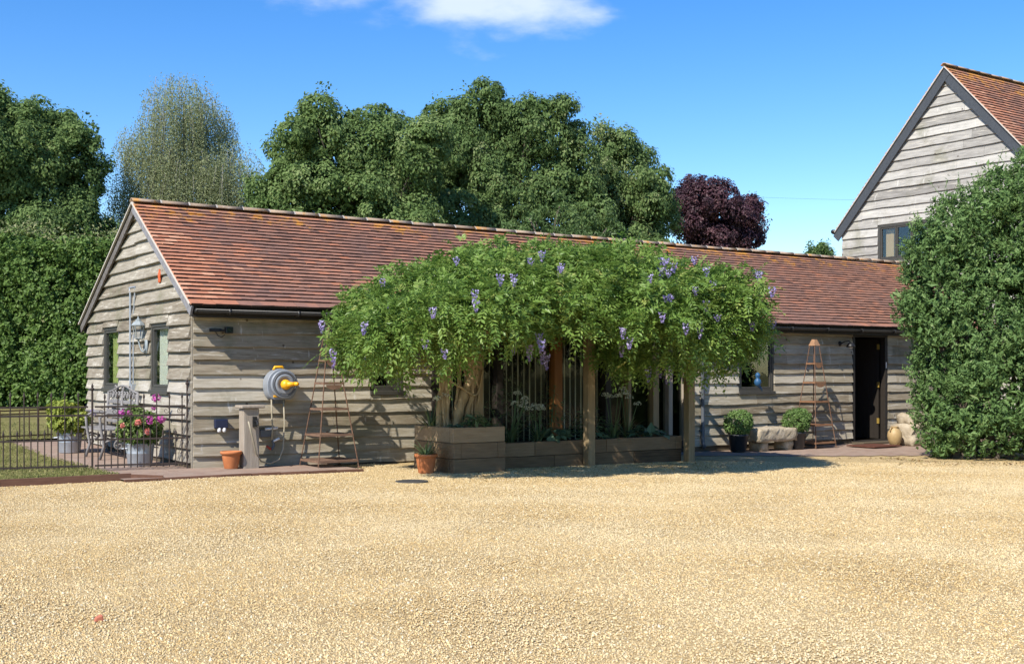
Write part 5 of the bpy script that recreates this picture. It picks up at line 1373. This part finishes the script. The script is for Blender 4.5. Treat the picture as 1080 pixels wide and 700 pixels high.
# ------------------------------------------------------------------ trees beyond
tree('sycamore_tree', 'dark broad leaved tree behind the tall hedge at the left edge', (3.17, 27.3), [(0, 8.42, 2.62, 2.36), (1.64, 7.93, 1.38, 1.38), (2.36, 6.88, .85, .98), (.49, 9.83, 1.38, 1.18), (1.31, 6.29, 1.97, 1.31), (-1.64, 9.24, 1.97, 1.97), (-.26, 10.23, .98, .79), (1.8, 9.24, .85, .66), (2.3, 5.4, 1.1, 1.2), (-.4, 5.6, 2.2, 1.5), (-3.8, 8.6, 2.4, 2.4)], 51, M_l_syc, M_bark, group='trees beyond the barn')
tree('field_maple_tree', 'rounded mid green tree behind the left half of the barn roof', (11.76, 19.05), [(1.0, 9.25, 1.31, 1.18), (-.78, 9.1, 1.31, 1.06), (-1.4, 7.69, 1.31, 1.31), (-2.24, 6.82, 1.12, 1.06), (1.31, 7.6, 1.5, 1.5), (-.31, 7.13, 1.81, 1.43), (-2.71, 6.4, .7, .9), (2.18, 8.38, .93, 1.25), (-1.7, 8.5, .9, .9), (.2, 8.3, 1.3, 1.3), (-3.0, 5.9, 1.1, 1.0), (-1.2, 5.6, 2.2, 1.2), (1.5, 5.8, 2.0, 1.2)], 52, M_l_syc, M_bark, group='trees beyond the barn', tint=.56)
tree('lime_tree', 'tallest broad lime tree with drooping sprays behind the middle of the roof', (18.11, 19.57), [(-1.79, 9.91, 1.38, 1.51), (-.34, 10.67, 1.45, 1.24), (1.2, 10.39, 1.45, 1.31), (2.48, 8.95, 1.1, 1.58), (-2.34, 8.43, 1.17, 1.51), (-.34, 8.43, 2.0, 1.89), (1.72, 7.74, 1.89, 1.55), (3.27, 7.23, 1.03, 1.17), (.5, 9.3, 1.5, 1.3), (-1.3, 9.0, 1.3, 1.3), (-.8, 6.2, 2.6, 1.4), (1.8, 5.9, 2.3, 1.3)], 53, M_l_lime, M_bark, group='trees beyond the barn', droop=.7, up=.8)
tree('lime_tree', 'smaller olive tinged lime tree between the tallest lime and the purple tree', (23.59, 19.47), [(-.26, 9.79, 1.25, 1.4), (1.11, 8.39, 1.11, 1.33), (-.63, 8.2, 1.33, 1.62), (1.59, 7.57, .59, 1.11), (.18, 7.28, 1.66, 1.11), (0, 6.2, 2.0, 1.2)], 54, M_l_lime, M_bark, group='trees beyond the barn', droop=.7, up=.8, tint=.62)
tree('copper_beech_tree', 'dark purple copper beech beyond the right part of the roof', (28.76, 19.59), [(-.28, 8.3, 1.34, 1.1), (.9, 7.91, 1.1, .94), (-1.3, 8.38, .87, 1.02), (0, 7.28, 1.89, .94), (1.57, 7.28, .55, .63), (0, 6.3, 1.9, 1.0)], 55, M_l_beech, M_bark, group='trees beyond the barn')
tree('ash_tree', 'row of pale green young shoots just above the ridge in front of the lime', (15.05, 11.98), [(.06, 6.1, .25, .62), (-.84, 5.75, .25, .5), (.89, 5.7, .28, .5), (-1.39, 5.4, .6, .3), (1.53, 5.45, .33, .45), (-.42, 5.3, 1.0, .3), (.6, 5.2, 1.0, .4), (0, 4.4, 1.4, .8)], 56, M_l_ash, M_bark, group='trees beyond the barn', spacing=.22, per=12, radius=.2, size=.10, aspect=.3, trunk=.06, sub=2)
tree('conifer_tree', 'tiny distant treetop showing between the low ridge and the tall barn', (53.6, 35.3), [(-.12, 9.2, .4, .4), (.31, 8.95, .4, .4), (-.7, 8.9, .4, .4), (0, 8.0, 1.2, .8)], 57, M_l_ash, M_bark, group='trees beyond the barn', sub=3)
tree('sycamore_tree', 'dark leafy undergrowth tree filling in behind the hedge by the barn gable', (7.2, 24.0), [(0, 4.6, 1.6, 1.3), (-1.0, 5.2, 1.2, 1.0), (1.6, 4.8, 1.5, 1.2)], 58, M_l_syc, M_bark, group='trees beyond the barn')

def birch():
    rng = np.random.default_rng(60); rg = random.Random(60); bx, by = 8.57, 26.05
    t = thing('weeping_birch_tree', 'tall airy weeping birch with grey green hanging strands behind the gable apex', 'tree', (bx, by, g(bx, by)), 'trees beyond the barn')
    prof = [(-.07, 10.6, 1.24, 1.45), (-1.03, 9.1, 1.31, 1.58), (1.48, 8.3, 1.17, 1.35), (-1.55, 7.5, 1.17, 1.24), (.17, 8.09, 1.58, 1.58), (1.72, 7.4, .9, 1.03), (.69, 9.98, .9, 1.3), (-.2, 6.6, 1.9, 1.2), (1.4, 6.2, 1.3, 1.2), (-1.5, 6.0, 1.2, 1.2)]
    Ps = []; Ds = []; Ts = []; tw = MB()
    for (u, z, ru, rz) in prof:
        c = np.array([bx, by, z]) + CR * u * 1.12 + CF * rg.uniform(-.7, .7) * ru; ru *= .92
        ns = int(330 * ru * rz)
        for s_ in range(ns):
            d = nrm(rng.normal(size=3)); d[2] = d[2] * .6 + .35
            p = c + d * np.array([ru, ru, rz]) * rng.uniform(.5, 1.12); L = rng.uniform(.5, 2.6) * min(1, rz); k = int(L / .034)
            tt = np.linspace(0, 1, k); out = d * np.array([1, 1, 0]) * .28
            pos = p + out[None] * (tt ** .6)[:, None] + np.stack([.07 * np.sin(tt * 4 + s_), .07 * np.cos(tt * 3 + s_), -tt * L], 1) + rng.normal(size=(k, 3)) * .050
            Ps.append(pos); Ts.append(np.full(k, rng.normal(.5, .12)))
            if s_ % 9 == 0: tw.tube([tuple(p), tuple(p + out * .7 + [0, 0, -L * .5]), tuple(p + out + [0, 0, -L])], [.007, .005, .003], 4)
    P = np.concatenate(Ps); D = np.array([0, 0, -1.]) + rng.normal(size=P.shape) * .5
    V, F, T = leaves(P, nrm(rng.normal(size=P.shape) + [-.3, -.5, .3]), .060, rng, .5, D, .1, (0, .12))
    build('crown', (V, F, T + np.concatenate(Ts)), M_l_birch, t)
    m = MB(); m.tube([(bx, by, g(bx, by) - .1), (bx + .1, by, 4), (bx - .05, by, 8), (bx, by, 11.3)], [.16, .12, .06, .012], 9)
    for (u, z, ru, rz) in prof:
        c = Vector(np.array([bx, by, z]) + CR * u); s0 = Vector((bx, by, max(3.0, z - 2.0)))
        m.tube([s0, s0.lerp(c, .6) + Vector((0, 0, .5)), c + Vector((0, 0, rz * .4))], [.06, .04, .012], 6)
    m.add(tw.V, tw.F); build('trunk', m, M_birchbark, t, True)
birch()

# overhead wire far right
q = MB(); q.tube([(24 + k * 1.2, 24 - k * .5, 8.95 + .004 * (k - 8) ** 2) for k in range(24)], .0035, 5)
tag(build('overhead_wire', q, M_black, base=(24, 24, 9)), 'thin dark overhead wire against the blue sky near the tall barn', 'wire')
